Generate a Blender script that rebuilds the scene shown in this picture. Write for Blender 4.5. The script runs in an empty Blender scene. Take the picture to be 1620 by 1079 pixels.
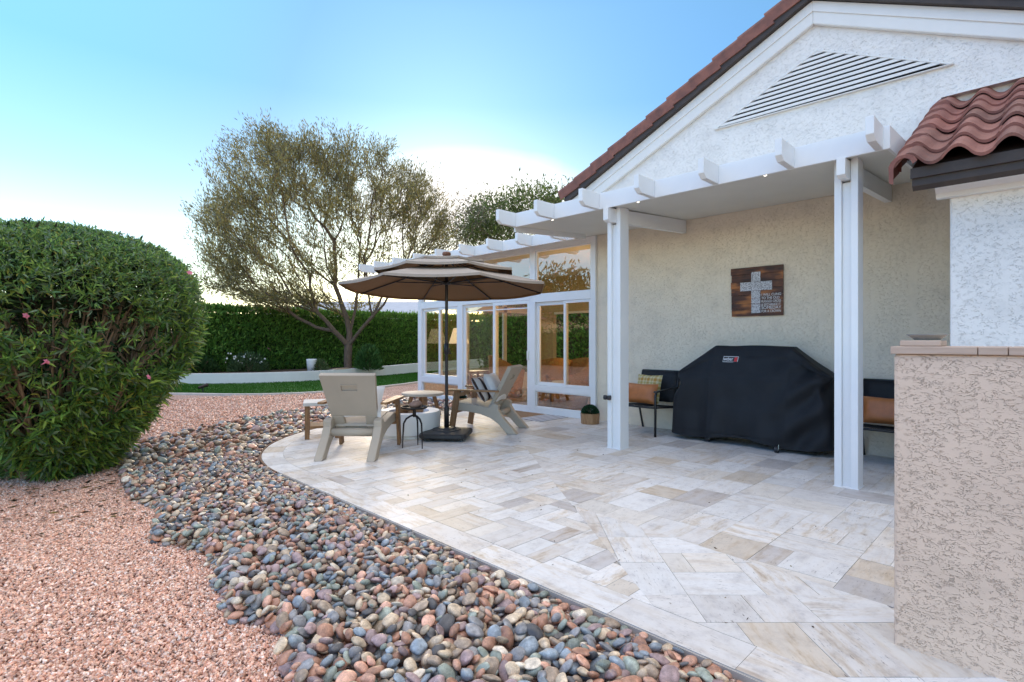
import bpy, math, random
import numpy as np
from mathutils import Vector, Matrix, noise

random.seed(7); RNG = np.random.default_rng(7)
SC = bpy.context.scene
COL = SC.collection
R2 = math.sqrt(2.0)
RIGHT = np.array([1/R2, -1/R2, 0.0]); FWD = np.array([1/R2, 1/R2, 0.0]); UP = np.array([0, 0, 1.0])

# ------------------------------------------------------------------ materials
def newmat(name):
    m = bpy.data.materials.new(name); m.use_nodes = True
    nt = m.node_tree; b = nt.nodes['Principled BSDF']
    return m, nt, b, nt.nodes['Material Output']

def node(nt, typ, **kw):
    n = nt.nodes.new(typ)
    for k, v in kw.items():
        if k.startswith('i_'):
            n.inputs[k[2:].replace('_', ' ')].default_value = v
        else: setattr(n, k, v)
    return n

def ramp(nt, fac, stops):
    r = nt.nodes.new('ShaderNodeValToRGB')
    e = r.color_ramp.elements
    while len(e) < len(stops): e.new(0.5)
    for el, (p, c) in zip(e, stops):
        el.position = p; el.color = (c, c, c, 1) if not hasattr(c, '__len__') else (*c[:3], 1)
    nt.links.new(fac, r.inputs['Fac'])
    return r.outputs['Color']

def mix(nt, a, b, fac, typ='MIX'):
    m = nt.nodes.new('ShaderNodeMix'); m.data_type = 'RGBA'; m.blend_type = typ
    for sock, v in ((m.inputs[6], a), (m.inputs[7], b), (m.inputs[0], fac)):
        if hasattr(v, 'is_output'): nt.links.new(v, sock)
        elif hasattr(v, '__len__'): sock.default_value = (*v[:3], 1)
        else: sock.default_value = v
    return m.outputs[2]

def M(name, col, rough=.5, var=0.0, vscale=4, bump=0, bscale=60, metal=0, spec=.5, sx=(1, 1, 1), vcol=None, transl=0):
    m, nt, b, out = newmat(name)
    tc = node(nt, 'ShaderNodeTexCoord')
    mp = node(nt, 'ShaderNodeMapping'); mp.inputs['Scale'].default_value = sx
    nt.links.new(tc.outputs['Object'], mp.inputs['Vector'])
    b.inputs['Roughness'].default_value = rough; b.inputs['Metallic'].default_value = metal
    b.inputs['Specular IOR Level'].default_value = spec
    if var or vcol:
        n = node(nt, 'ShaderNodeTexNoise', i_Scale=vscale, i_Detail=6, i_Roughness=.6)
        nt.links.new(mp.outputs[0], n.inputs['Vector'])
        lo = vcol if vcol else tuple(c*(1-var) for c in col)
        hi = col if vcol else tuple(min(1, c*(1+var)) for c in col)
        c = ramp(nt, n.outputs['Fac'], [(.3, lo), (.7, hi)])
        nt.links.new(c, b.inputs['Base Color'])
    else:
        b.inputs['Base Color'].default_value = (*col, 1)
    if bump:
        n2 = node(nt, 'ShaderNodeTexNoise', i_Scale=bscale, i_Detail=5, i_Roughness=.6)
        nt.links.new(mp.outputs[0], n2.inputs['Vector'])
        bp = node(nt, 'ShaderNodeBump', i_Strength=bump, i_Distance=.01)
        nt.links.new(n2.outputs['Fac'], bp.inputs['Height']); nt.links.new(bp.outputs[0], b.inputs['Normal'])
    if transl:
        tr = node(nt, 'ShaderNodeBsdfTranslucent'); tr.inputs['Color'].default_value = (*col, 1)
        ms = node(nt, 'ShaderNodeMixShader'); ms.inputs[0].default_value = transl
        nt.links.new(b.outputs[0], ms.inputs[1]); nt.links.new(tr.outputs[0], ms.inputs[2]); nt.links.new(ms.outputs[0], out.inputs[0])
    return m

def stucco(name, col, scale=1.0, strength=.6, lo=.45, hi=.58, wide=.035, ys=.7):
    """hand trowelled lace stucco: smooth plateaus, ragged crevices"""
    m, nt, b, out = newmat(name)
    tc = node(nt, 'ShaderNodeTexCoord')
    mp = node(nt, 'ShaderNodeMapping'); mp.inputs['Scale'].default_value = (scale, scale*ys, scale*1.1)
    nt.links.new(tc.outputs['Object'], mp.inputs['Vector'])
    w = node(nt, 'ShaderNodeTexNoise', i_Scale=14, i_Detail=4); nt.links.new(mp.outputs[0], w.inputs['Vector'])
    add = mix(nt, mp.outputs[0], w.outputs['Color'], .10, 'ADD')
    n1 = node(nt, 'ShaderNodeTexNoise', i_Scale=30, i_Detail=5, i_Roughness=.62); nt.links.new(add, n1.inputs['Vector'])
    dv = node(nt, 'ShaderNodeMath', operation='SUBTRACT'); nt.links.new(n1.outputs['Fac'], dv.inputs[0]); dv.inputs[1].default_value = .5
    ab = node(nt, 'ShaderNodeMath', operation='ABSOLUTE'); nt.links.new(dv.outputs[0], ab.inputs[0])
    line = ramp(nt, ab.outputs[0], [(0.0, 0.0), (wide, 1.0)])
    n4 = node(nt, 'ShaderNodeTexNoise', i_Scale=16, i_Detail=4, i_Roughness=.6); nt.links.new(mp.outputs[0], n4.inputs['Vector'])
    msk = ramp(nt, n4.outputs['Fac'], [(lo, 0.0), (hi, 1.0)])
    mp6 = node(nt, 'ShaderNodeMapping'); mp6.inputs['Scale'].default_value = (9, 9, .8); nt.links.new(tc.outputs['Object'], mp6.inputs[0])
    n6 = node(nt, 'ShaderNodeTexNoise', i_Scale=1.0, i_Detail=2); nt.links.new(mp6.outputs[0], n6.inputs['Vector'])
    msk = mix(nt, msk, ramp(nt, n6.outputs['Fac'], [(.30, .15), (.44, 1.0)]), 1.0, 'MULTIPLY')
    plate = mix(nt, (1, 1, 1), line, msk)
    n2 = node(nt, 'ShaderNodeTexNoise', i_Scale=170, i_Detail=4, i_Roughness=.65); nt.links.new(mp.outputs[0], n2.inputs['Vector'])
    n5 = node(nt, 'ShaderNodeTexNoise', i_Scale=22, i_Detail=5); nt.links.new(mp.outputs[0], n5.inputs['Vector'])
    n3 = node(nt, 'ShaderNodeTexNoise', i_Scale=1.7, i_Detail=6, i_Roughness=.65); nt.links.new(mp.outputs[0], n3.inputs['Vector'])
    h = mix(nt, mix(nt, plate, n2.outputs['Fac'], .10), n5.outputs['Fac'], .16)
    bp = node(nt, 'ShaderNodeBump', i_Strength=strength, i_Distance=.008)
    nt.links.new(h, bp.inputs['Height']); nt.links.new(bp.outputs[0], b.inputs['Normal'])
    c = ramp(nt, n3.outputs['Fac'], [(.28, tuple(x*.88 for x in col)), (.5, col), (.75, tuple(min(1, x*1.05) for x in col))])
    nt.links.new(c, b.inputs['Base Color'])
    b.inputs['Roughness'].default_value = .85; b.inputs['Specular IOR Level'].default_value = .25
    return m

def leafmat(name, rough=.45, transl=.3, spec=.4):
    m, nt, b, out = newmat(name)
    a = node(nt, 'ShaderNodeVertexColor', layer_name='Col')
    nt.links.new(a.outputs['Color'], b.inputs['Base Color'])
    b.inputs['Roughness'].default_value = rough; b.inputs['Specular IOR Level'].default_value = spec
    tr = node(nt, 'ShaderNodeBsdfTranslucent')
    c2 = mix(nt, a.outputs['Color'], (1.2, 1.25, .5), .35, 'MULTIPLY'); nt.links.new(a.outputs['Color'], tr.inputs['Color'])
    ms = node(nt, 'ShaderNodeMixShader'); ms.inputs[0].default_value = transl
    nt.links.new(b.outputs[0], ms.inputs[1]); nt.links.new(tr.outputs[0], ms.inputs[2]); nt.links.new(ms.outputs[0], out.inputs[0])
    return m

def woodmat(name, a, b_, axis=0, scale=6, rough=.55):
    m, nt, b, out = newmat(name)
    tc = node(nt, 'ShaderNodeTexCoord'); mp = node(nt, 'ShaderNodeMapping')
    s = [scale*4]*3; s[axis] = scale*.35; mp.inputs['Scale'].default_value = s
    nt.links.new(tc.outputs['Object'], mp.inputs['Vector'])
    n = node(nt, 'ShaderNodeTexNoise', i_Scale=3.0, i_Detail=8, i_Roughness=.65); nt.links.new(mp.outputs[0], n.inputs['Vector'])
    c = ramp(nt, n.outputs['Fac'], [(.3, a), (.68, b_)]); nt.links.new(c, b.inputs['Base Color'])
    bp = node(nt, 'ShaderNodeBump', i_Strength=.25, i_Distance=.004); nt.links.new(n.outputs['Fac'], bp.inputs['Height']); nt.links.new(bp.outputs[0], b.inputs['Normal'])
    b.inputs['Roughness'].default_value = rough
    return m

MT = {}
MT['stucco_white'] = stucco('stucco_white', (.80, .765, .72), 2.2, .7, .46, .60, .02)
MT['stucco_wall'] = stucco('stucco_wall', (.83, .725, .57), 2.2, .7, .44, .60, .02, .9)
MT['stucco_tan'] = stucco('stucco_tan', (.75, .565, .43), 2.1, .8, .42, .56, .020, .55)
MT['trim'] = M('trim_white', (.76, .745, .71), .75, .03, 3, .12, 80)
MT['alum'] = M('white_aluminium', (.80, .80, .79), .42, .025, 2.5, .03, 90)
MT['soffit'] = M('soffit_white', (.70, .68, .62), .6, .03, 2, .04, 60)
MT['dark_wood'] = M('dark_brown_fascia', (.045, .032, .026), .6, .25, 6, .2, 40)
MT['tile'] = M('terracotta_tile', (.27, .105, .072), .7, .0, 7, .25, 70, vcol=(.14, .058, .045))
def m_tile_piece():
    m = M('terracotta_tile_piece', (.28, .105, .072), .68, .0, 9, .3, 70, vcol=(.17, .06, .045)); nt = m.node_tree; b = nt.nodes['Principled BSDF']
    a = node(nt, 'ShaderNodeVertexColor', layer_name='Col'); src = b.inputs['Base Color'].links[0].from_socket
    nt.links.new(mix(nt, src, a.outputs['Color'], 1.0, 'MULTIPLY'), b.inputs['Base Color']); return m
MT['tile_piece'] = m_tile_piece()
MT['grey_plastic'] = M('taupe_resin', (.44, .365, .28), .55, .04, 5, .08, 160)
MT['wood'] = woodmat('teak_wood', (.14, .065, .025), (.36, .185, .075), 2, 5)
MT['wood_x'] = woodmat('teak_wood_arm', (.16, .075, .028), (.40, .21, .085), 0, 5)
MT['concrete'] = M('pale_concrete', (.62, .60, .56), .7, .06, 6, .15, 90)
MT['white_drum'] = M('white_drum', (.80, .79, .77), .6, .03, 5, .08, 60)
MT['iron'] = M('dark_iron', (.03, .024, .022), .5, .3, 20, .2, 120, metal=.6)
MT['black'] = M('black_metal', (.012, .012, .013), .38, .2, 9, .03, 90)
MT['sling'] = M('black_sling', (.010, .011, .013), .7, .2, 40, .25, 400)
MT['black_plastic'] = M('black_plastic', (.02, .021, .024), .5, .15, 8, .1, 100)
MT['fabric_top'] = M('taupe_canvas', (.34, .255, .18), .85, .05, 8, .15, 300, transl=.16)
MT['cover'] = M('black_vinyl_cover', (.0125, .0135, .016), .66, .15, 6, .3, 9, spec=.35)
MT['leather'] = M('tan_leather', (.50, .17, .05), .42, .12, 12, .15, 60)
MT['pillow_white'] = M('white_cotton', (.74, .71, .68), .9, .04, 20, .2, 200)
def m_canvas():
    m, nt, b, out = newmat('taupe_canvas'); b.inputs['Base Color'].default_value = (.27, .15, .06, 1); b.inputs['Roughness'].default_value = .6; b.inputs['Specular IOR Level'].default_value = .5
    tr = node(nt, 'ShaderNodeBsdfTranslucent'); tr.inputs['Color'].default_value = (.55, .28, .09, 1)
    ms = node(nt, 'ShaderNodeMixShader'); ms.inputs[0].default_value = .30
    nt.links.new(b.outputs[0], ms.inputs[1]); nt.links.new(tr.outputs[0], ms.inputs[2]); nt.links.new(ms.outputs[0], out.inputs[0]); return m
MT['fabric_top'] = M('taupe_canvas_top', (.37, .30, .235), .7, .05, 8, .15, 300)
MT['fabric_shaded_side'] = m_canvas()  # same cloth underneath; its shade and warm glow are put into the colour
MT['tan_concrete'] = M('tan_concrete', (.46, .40, .32), .7, .06, 6, .15, 90)
MT['soil'] = M('soil', (.10, .065, .04), .95, .3, 8, .6, 30)
MT['bark'] = M('bark', (.20, .135, .09), .9, .0, 9, .6, 30, vcol=(.09, .06, .042), sx=(3, 3, .7))
MT['stem'] = M('oleander_stem', (.38, .255, .155), .8, .0, 12, .3, 50, vcol=(.18, .115, .07))
MT['rust'] = M('rusty_edging', (.17, .085, .04), .8, .3, 9, .3, 60)
MT['kerb'] = M('concrete_kerb', (.55, .52, .47), .8, .07, 5, .2, 60)
MT['red'] = M('red_print', (.55, .02, .02), .5)
MT['white'] = M('white_print', (.82, .82, .82), .6)
MT['leaf_near'] = leafmat('oleander_leaf', .45, .38, .32)
MT['leaf_far'] = leafmat('tree_leaf', .6, .35, .3)
MT['flower'] = M('pink_petal', (.75, .22, .30), .7, .1, 20, transl=.3)
MT['flower_white'] = M('white_petal', (.85, .85, .8), .7, transl=.2)
MT['stone_decor'] = M('brown_decor_stone', (.26, .16, .12), .6, .3, 12, .2, 50)
MT['dark'] = M('louvre_dark', (.02, .02, .022), .9)
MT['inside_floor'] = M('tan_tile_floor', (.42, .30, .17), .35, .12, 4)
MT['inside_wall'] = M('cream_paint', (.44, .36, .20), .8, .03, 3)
MT['brown_wood'] = woodmat('brown_door_wood', (.10, .035, .015), (.22, .085, .04), 2, 4)
MT['shade'] = M('lampshade', (.75, .70, .60), .9, transl=.4)
MT['shade'].node_tree.nodes['Principled BSDF'].inputs['Emission Color'].default_value = (1, .72, .42, 1); MT['shade'].node_tree.nodes['Principled BSDF'].inputs['Emission Strength'].default_value = .5
MT['pot_wood'] = woodmat('pot_wood', (.24, .12, .05), (.46, .26, .12), 2, 7)
MT['pale_roof'] = M('pale_shingle', (.44, .45, .48), .85, .08, 3, .3, 30)
MT['chrome'] = M('chrome', (.7, .7, .7), .2, metal=1)

def m_wicker():
    m, nt, b, out = newmat('wicker')
    tc = node(nt, 'ShaderNodeTexCoord')
    w = node(nt, 'ShaderNodeTexWave', wave_type='BANDS', bands_direction='Z', i_Scale=22, i_Distortion=1.5, i_Detail=2)
    nt.links.new(tc.outputs['Object'], w.inputs['Vector'])
    n = node(nt, 'ShaderNodeTexNoise', i_Scale=40, i_Detail=3); nt.links.new(tc.outputs['Object'], n.inputs['Vector'])
    f = mix(nt, w.outputs['Fac'], n.outputs['Fac'], .45)
    c = ramp(nt, f, [(.25, (.16, .07, .025)), (.75, (.62, .36, .15))]); nt.links.new(c, b.inputs['Base Color'])
    bp = node(nt, 'ShaderNodeBump', i_Strength=.6, i_Distance=.01); nt.links.new(f, bp.inputs['Height']); nt.links.new(bp.outputs[0], b.inputs['Normal'])
    b.inputs['Roughness'].default_value = .6
    return m
MT['wicker'] = m_wicker()

def m_glass():
    m, nt, b, out = newmat('window_glass'); nt.nodes.remove(b)
    t = node(nt, 'ShaderNodeBsdfTransparent'); t.inputs[0].default_value = (.90, .89, .80, 1)
    g = node(nt, 'ShaderNodeBsdfGlossy'); g.inputs['Roughness'].default_value = 0.0; g.inputs['Color'].default_value = (.95, .95, .95, 1)
    fr = node(nt, 'ShaderNodeFresnel', i_IOR=1.5)
    mu = node(nt, 'ShaderNodeMath', operation='MULTIPLY_ADD', use_clamp=True); mu.inputs[1].default_value = 3.8; mu.inputs[2].default_value = .05
    nt.links.new(fr.outputs[0], mu.inputs[0])
    ms = node(nt, 'ShaderNodeMixShader'); nt.links.new(mu.outputs[0], ms.inputs[0])
    nt.links.new(t.outputs[0], ms.inputs[1]); nt.links.new(g.outputs[0], ms.inputs[2]); nt.links.new(ms.outputs[0], out.inputs[0])
    return m
MT['glass'] = m_glass()

def m_travertine():
    m, nt, b, out = newmat('travertine')
    uv = node(nt, 'ShaderNodeUVMap', uv_map='UVMap')
    a = node(nt, 'ShaderNodeVertexColor', layer_name='Col')
    mp = node(nt, 'ShaderNodeMapping'); mp.inputs['Scale'].default_value = (1.5, 8.5, 1)
    nt.links.new(uv.outputs[0], mp.inputs['Vector'])
    wob = node(nt, 'ShaderNodeTexNoise', i_Scale=3, i_Detail=3); nt.links.new(uv.outputs[0], wob.inputs['Vector'])
    v = mix(nt, mp.outputs[0], wob.outputs['Color'], .9, 'ADD')
    n = node(nt, 'ShaderNodeTexNoise', i_Scale=1.9, i_Detail=8, i_Roughness=.68); nt.links.new(v, n.inputs['Vector'])
    vein = ramp(nt, n.outputs['Fac'], [(.30, (.58, .42, .28)), (.42, (.88, .77, .63)), (.50, (1.0, .95, .90)), (.62, (1.02, 1.0, .98)), (.76, (.90, .89, .89))])
    cl = node(nt, 'ShaderNodeTexNoise', i_Scale=8, i_Detail=10, i_Roughness=.75); nt.links.new(uv.outputs[0], cl.inputs['Vector'])
    cloud = ramp(nt, cl.outputs['Fac'], [(.32, (.62, .60, .61)), (.43, (.88, .86, .85)), (.52, (1.0, .99, .98)), (.7, (1.07, 1.06, 1.05))])
    mp2 = node(nt, 'ShaderNodeMapping'); mp2.inputs['Scale'].default_value = (14, 60, 1); nt.links.new(uv.outputs[0], mp2.inputs['Vector'])
    pn = node(nt, 'ShaderNodeTexNoise', i_Scale=1.5, i_Detail=4, i_Roughness=.7); nt.links.new(mp2.outputs[0], pn.inputs['Vector'])
    pits0 = ramp(nt, pn.outputs['Fac'], [(.33, 0.0), (.41, 1.0)])
    pm = node(nt, 'ShaderNodeTexNoise', i_Scale=2.2, i_Detail=3); nt.links.new(uv.outputs[0], pm.inputs['Vector'])
    pmask = ramp(nt, pm.outputs['Fac'], [(.42, 0.0), (.60, 1.0)])
    pits = mix(nt, (1, 1, 1), pits0, pmask)
    c = mix(nt, a.outputs['Color'], vein, a.outputs['Alpha'], 'MULTIPLY'); c = mix(nt, c, cloud, .8, 'MULTIPLY')
    c = mix(nt, (.20, .175, .16), c, pits)
    nt.links.new(c, b.inputs['Base Color'])
    ro = ramp(nt, cl.outputs['Fac'], [(.3, .42), (.7, .62)]); nt.links.new(ro, b.inputs['Roughness'])
    b.inputs['Specular IOR Level'].default_value = .45
    h = mix(nt, n.outputs['Fac'], pits, .7)
    bp = node(nt, 'ShaderNodeBump', i_Strength=.22, i_Distance=.004); nt.links.new(h, bp.inputs['Height']); nt.links.new(bp.outputs[0], b.inputs['Normal'])
    return m
MT['travertine'] = m_travertine()

def m_stone(name, use_obj):
    m, nt, b, out = newmat(name)
    if use_obj:
        oi = node(nt, 'ShaderNodeObjectInfo'); c0 = oi.outputs['Color']
    else:
        c0 = node(nt, 'ShaderNodeVertexColor', layer_name='Col').outputs['Color']
    tc = node(nt, 'ShaderNodeTexCoord'); geo = node(nt, 'ShaderNodeNewGeometry')
    n = node(nt, 'ShaderNodeTexNoise', i_Scale=38, i_Detail=6, i_Roughness=.65); nt.links.new(geo.outputs['Position'], n.inputs['Vector'])
    n2 = node(nt, 'ShaderNodeTexNoise', i_Scale=260, i_Detail=2); nt.links.new(geo.outputs['Position'], n2.inputs['Vector'])
    v = ramp(nt, n.outputs['Fac'], [(.28, .62), (.5, 1.1), (.74, 1.75)])
    v2 = ramp(nt, n2.outputs['Fac'], [(.3, .8), (.7, 1.18)])
    c = mix(nt, c0, v, 1.0, 'MULTIPLY'); c = mix(nt, c, v2, .8, 'MULTIPLY')
    nt.links.new(c, b.inputs['Base Color'])
    b.inputs['Roughness'].default_value = .42; b.inputs['Specular IOR Level'].default_value = .5
    bp = node(nt, 'ShaderNodeBump', i_Strength=.22, i_Distance=.003); nt.links.new(n2.outputs['Fac'], bp.inputs['Height']); nt.links.new(bp.outputs[0], b.inputs['Normal'])
    return m
MT['pebble'] = m_stone('river_pebble', True); MT['pebble_bed'] = m_stone('river_pebble_bed', False)

def m_gravel_ground():
    m, nt, b, out = newmat('gravel_ground')
    geo = node(nt, 'ShaderNodeNewGeometry')
    v = node(nt, 'ShaderNodeTexVoronoi', feature='F1', i_Scale=62, i_Randomness=1); nt.links.new(geo.outputs['Position'], v.inputs['Vector'])
    v2 = node(nt, 'ShaderNodeTexVoronoi', feature='DISTANCE_TO_EDGE', i_Scale=62); nt.links.new(geo.outputs['Position'], v2.inputs['Vector'])
    sep = node(nt, 'ShaderNodeSeparateColor'); nt.links.new(v.outputs['Color'], sep.inputs[0])
    c = ramp(nt, sep.outputs[0], [(0, (.28, .16, .115)), (.35, (.48, .29, .22)), (.7, (.62, .42, .335)), (1, (.76, .60, .51))])
    n = node(nt, 'ShaderNodeTexNoise', i_Scale=1.1, i_Detail=5); nt.links.new(geo.outputs['Position'], n.inputs['Vector'])
    big = ramp(nt, n.outputs['Fac'], [(.3, .86), (.7, 1.1)])
    c = mix(nt, c, big, 1, 'MULTIPLY'); nt.links.new(c, b.inputs['Base Color'])
    e = ramp(nt, v2.outputs['Distance'], [(0, 0.0), (.18, 1.0)])
    h = mix(nt, e, sep.outputs[1], .5)
    bp = node(nt, 'ShaderNodeBump', i_Strength=.9, i_Distance=.012); nt.links.new(h, bp.inputs['Height']); nt.links.new(bp.outputs[0], b.inputs['Normal'])
    b.inputs['Roughness'].default_value = .9; b.inputs['Specular IOR Level'].default_value = .2
    return m
MT['ground'] = m_gravel_ground()

def m_grass():
    m, nt, b, out = newmat('grass_base')
    geo = node(nt, 'ShaderNodeNewGeometry')
    n = node(nt, 'ShaderNodeTexNoise', i_Scale=60, i_Detail=5); nt.links.new(geo.outputs['Position'], n.inputs['Vector'])
    c = ramp(nt, n.outputs['Fac'], [(.3, (.025, .085, .008)), (.7, (.06, .17, .02))]); nt.links.new(c, b.inputs['Base Color'])
    b.inputs['Roughness'].default_value = .8
    return m
MT['grass'] = m_grass()

# ------------------------------------------------------------------ mesh helpers
WORLD = {}
def rootloc(o):
    while o is not None:
        if o.name in WORLD: return WORLD[o.name]
        o = o.parent
    return None

class MB:
    def __init__(s): s.v = []; s.f = []
    def add(s, vs, fs):
        n = len(s.v); s.v += [tuple(map(float, p)) for p in vs]; s.f += [tuple(i+n for i in f) for f in fs]; return s
    def box(s, x0, x1, y0, y1, z0, z1):
        return s.hexa([(x0, y0, z0), (x1, y0, z0), (x1, y1, z0), (x0, y1, z0), (x0, y0, z1), (x1, y0, z1), (x1, y1, z1), (x0, y1, z1)])
    def hexa(s, p):
        return s.add(p, [(0, 3, 2, 1), (4, 5, 6, 7), (0, 1, 5, 4), (1, 2, 6, 5), (2, 3, 7, 6), (3, 0, 4, 7)])
    def prism(s, poly, axis, a, b):
        """poly: list of 2-tuples in the other two axes (cyclic order x,y,z)"""
        def mk(p, t):
            return {0: (t, p[0], p[1]), 1: (p[0], t, p[1]), 2: (p[0], p[1], t)}[axis]
        n = len(poly); vs = [mk(p, a) for p in poly]+[mk(p, b) for p in poly]
        fs = [tuple(range(n))[::-1], tuple(range(n, 2*n))]+[(i, (i+1) % n, n+(i+1) % n, n+i) for i in range(n)]
        return s.add(vs, fs)
    def bar(s, p, q, w, t, up=(0, 0, 1)):
        p, q, up = Vector(p), Vector(q), Vector(up)
        d = (q-p).normalized(); a = d.cross(up)
        if a.length < 1e-4: a = d.cross(Vector((1, 0, 0)))
        a.normalize(); b = a.cross(d).normalized(); a *= w/2; b *= t/2
        return s.hexa([p-a-b, p+a-b, p+a+b, p-a+b, q-a-b, q+a-b, q+a+b, q-a+b])
    def tube(s, pts, rad, n=8, cap=True):
        pts = [Vector(p) for p in pts]
        if not hasattr(rad, '__len__'): rad = [rad]*len(pts)
        prev = None; rings = []
        base = len(s.v); vs = []
        for i, p in enumerate(pts):
            d = (pts[min(i+1, len(pts)-1)]-pts[max(i-1, 0)]).normalized()
            if prev is None:
                u = d.cross(Vector((0, 0, 1)));
                if u.length < 1e-3: u = d.cross(Vector((1, 0, 0)))
            else: u = prev-d*prev.dot(d)
            u.normalize(); prev = u; w = d.cross(u)
            for k in range(n):
                a = 2*math.pi*k/n; vs.append(p+(u*math.cos(a)+w*math.sin(a))*rad[i])
        fs = []
        for i in range(len(pts)-1):
            for k in range(n):
                k2 = (k+1) % n; fs.append((i*n+k, i*n+k2, (i+1)*n+k2, (i+1)*n+k))
        if cap: fs.append(tuple(range(n))[::-1]); fs.append(tuple(range((len(pts)-1)*n, len(pts)*n)))
        return s.add(vs, fs)
    def lathe(s, prof, n=24, c=(0, 0, 0), a0=0, a1=2*math.pi):
        full = abs(a1-a0-2*math.pi) < 1e-6; m = n if full else n+1; vs = []
        for r, z in prof:
            for k in range(m):
                a = a0+(a1-a0)*k/n; vs.append((c[0]+r*math.cos(a), c[1]+r*math.sin(a), c[2]+z))
        fs = []
        for i in range(len(prof)-1):
            for k in range(n):
                k2 = (k+1) % m; fs.append((i*m+k, i*m+k2, (i+1)*m+k2, (i+1)*m+k))
        return s.add(vs, fs)
    def build(s, name, mat, parent=None, smooth=False, bevel=0, local=False):
        me = bpy.data.meshes.new(name)
        v = np.array(s.v)
        if parent is not None and not local:
            o = rootloc(parent)
            if o is not None: v = v-np.array(o)
        me.from_pydata(v.tolist(), [], s.f); me.update()
        return link(name, me, mat, parent, smooth, bevel)

def link(name, me, mat, parent=None, smooth=False, bevel=0):
    ob = bpy.data.objects.new(name, me); COL.objects.link(ob)
    if mat is not None: me.materials.append(mat)
    if smooth:
        me.polygons.foreach_set('use_smooth', [True]*len(me.polygons))
    if bevel:
        b = ob.modifiers.new('bevel', 'BEVEL'); b.width = bevel; b.segments = 2; b.limit_method = 'ANGLE'; b.angle_limit = math.radians(40)
    if parent is not None: ob.parent = parent
    return ob

def recalc(ob):
    import bmesh
    bm = bmesh.new(); bm.from_mesh(ob.data); bmesh.ops.recalc_face_normals(bm, faces=bm.faces); bm.to_mesh(ob.data); bm.free()
    return ob

def tag(o, label=None, cat=None, group=None, kind=None):
    if label: o['label'] = label
    if cat: o['category'] = cat
    if group: o['group'] = group
    if kind: o['kind'] = kind
    return o

def thing(name, label, cat, loc=(0, 0, 0), rz=0, group=None, world=False):
    o = bpy.data.objects.new(name, None); COL.objects.link(o); o.empty_display_size = .1
    o.location = loc; o.rotation_euler = (0, 0, rz); tag(o, label, cat, group)
    if world: WORLD[o.name] = loc
    return o

def copy_tree(o, parent=None):
    c = o.copy(); COL.objects.link(c)
    if parent is not None: c.parent = parent
    for ch in [x for x in bpy.data.objects if x.parent == o]: copy_tree(ch, c)
    return c

def npmesh(name, V, F, mat, parent=None, col=None, smooth=False, uv=None):
    """V (n,3); F (m,k) all the same k; col per vertex (n,3)"""
    me = bpy.data.meshes.new(name); V = np.asarray(V, dtype=np.float32); F = np.asarray(F, dtype=np.int32)
    if parent is not None:
        o = rootloc(parent)
        if o is not None: V = V-np.array(o, dtype=np.float32)
    m, k = F.shape
    me.vertices.add(len(V)); me.vertices.foreach_set('co', V.ravel())
    me.loops.add(m*k); me.loops.foreach_set('vertex_index', F.ravel())
    me.polygons.add(m); me.polygons.foreach_set('loop_start', np.arange(m, dtype=np.int32)*k)
    try: me.polygons.foreach_set('loop_total', np.full(m, k, dtype=np.int32))
    except Exception: pass
    me.update(calc_edges=True); me.validate()
    if col is not None:
        at = me.color_attributes.new('Col', 'FLOAT_COLOR', 'POINT')
        c4 = np.ones((len(V), 4), dtype=np.float32); c4[:, :3] = col; at.data.foreach_set('color', c4.ravel())
    return link(name, me, mat, parent, smooth)

def unit(a): return a/np.maximum(np.linalg.norm(a, axis=-1, keepdims=True), 1e-9)

def leaves(name, P, Dr, L, W, colors, mat, parent=None, fold=.25, lance=False, droop=0.0):
    """P base points, Dr directions, L lengths, W widths, colors (n,3)"""
    n = len(P); Dr = unit(Dr)
    rnd = RNG.normal(size=(n, 3)); S_ = unit(np.cross(Dr, rnd)); N = np.cross(S_, Dr)
    L = np.broadcast_to(L, n)[:, None]; W = np.broadcast_to(W, n)[:, None]
    dz = np.zeros((n, 3)); dz[:, 2] = -droop
    if lance:
        vs = [P, P+Dr*L*.3+S_*W*.5+N*W*fold+dz*L*.1, P+Dr*L*.65+S_*W*.42+N*W*fold+dz*L*.45, P+Dr*L+dz*L, P+Dr*L*.65-S_*W*.42+N*W*fold+dz*L*.45, P+Dr*L*.3-S_*W*.5+N*W*fold+dz*L*.1]
        V = np.stack(vs, 1).reshape(-1, 3); b = (np.arange(n)*6)[:, None]
        F = np.concatenate([b+np.array([0, 1, 2, 3]), b+np.array([0, 3, 4, 5])], 0); k = 6
    else:
        vs = [P, P+Dr*L*.5+S_*W*.5+N*W*fold, P+Dr*L, P+Dr*L*.5-S_*W*.5+N*W*fold]
        V = np.stack(vs, 1).reshape(-1, 3); b = (np.arange(n)*4)[:, None]
        F = np.concatenate([b+np.array([0, 1, 2]), b+np.array([0, 2, 3])], 0); k = 4
    return npmesh(name, V, F, mat, parent, col=np.repeat(colors, k, 0))

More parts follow.
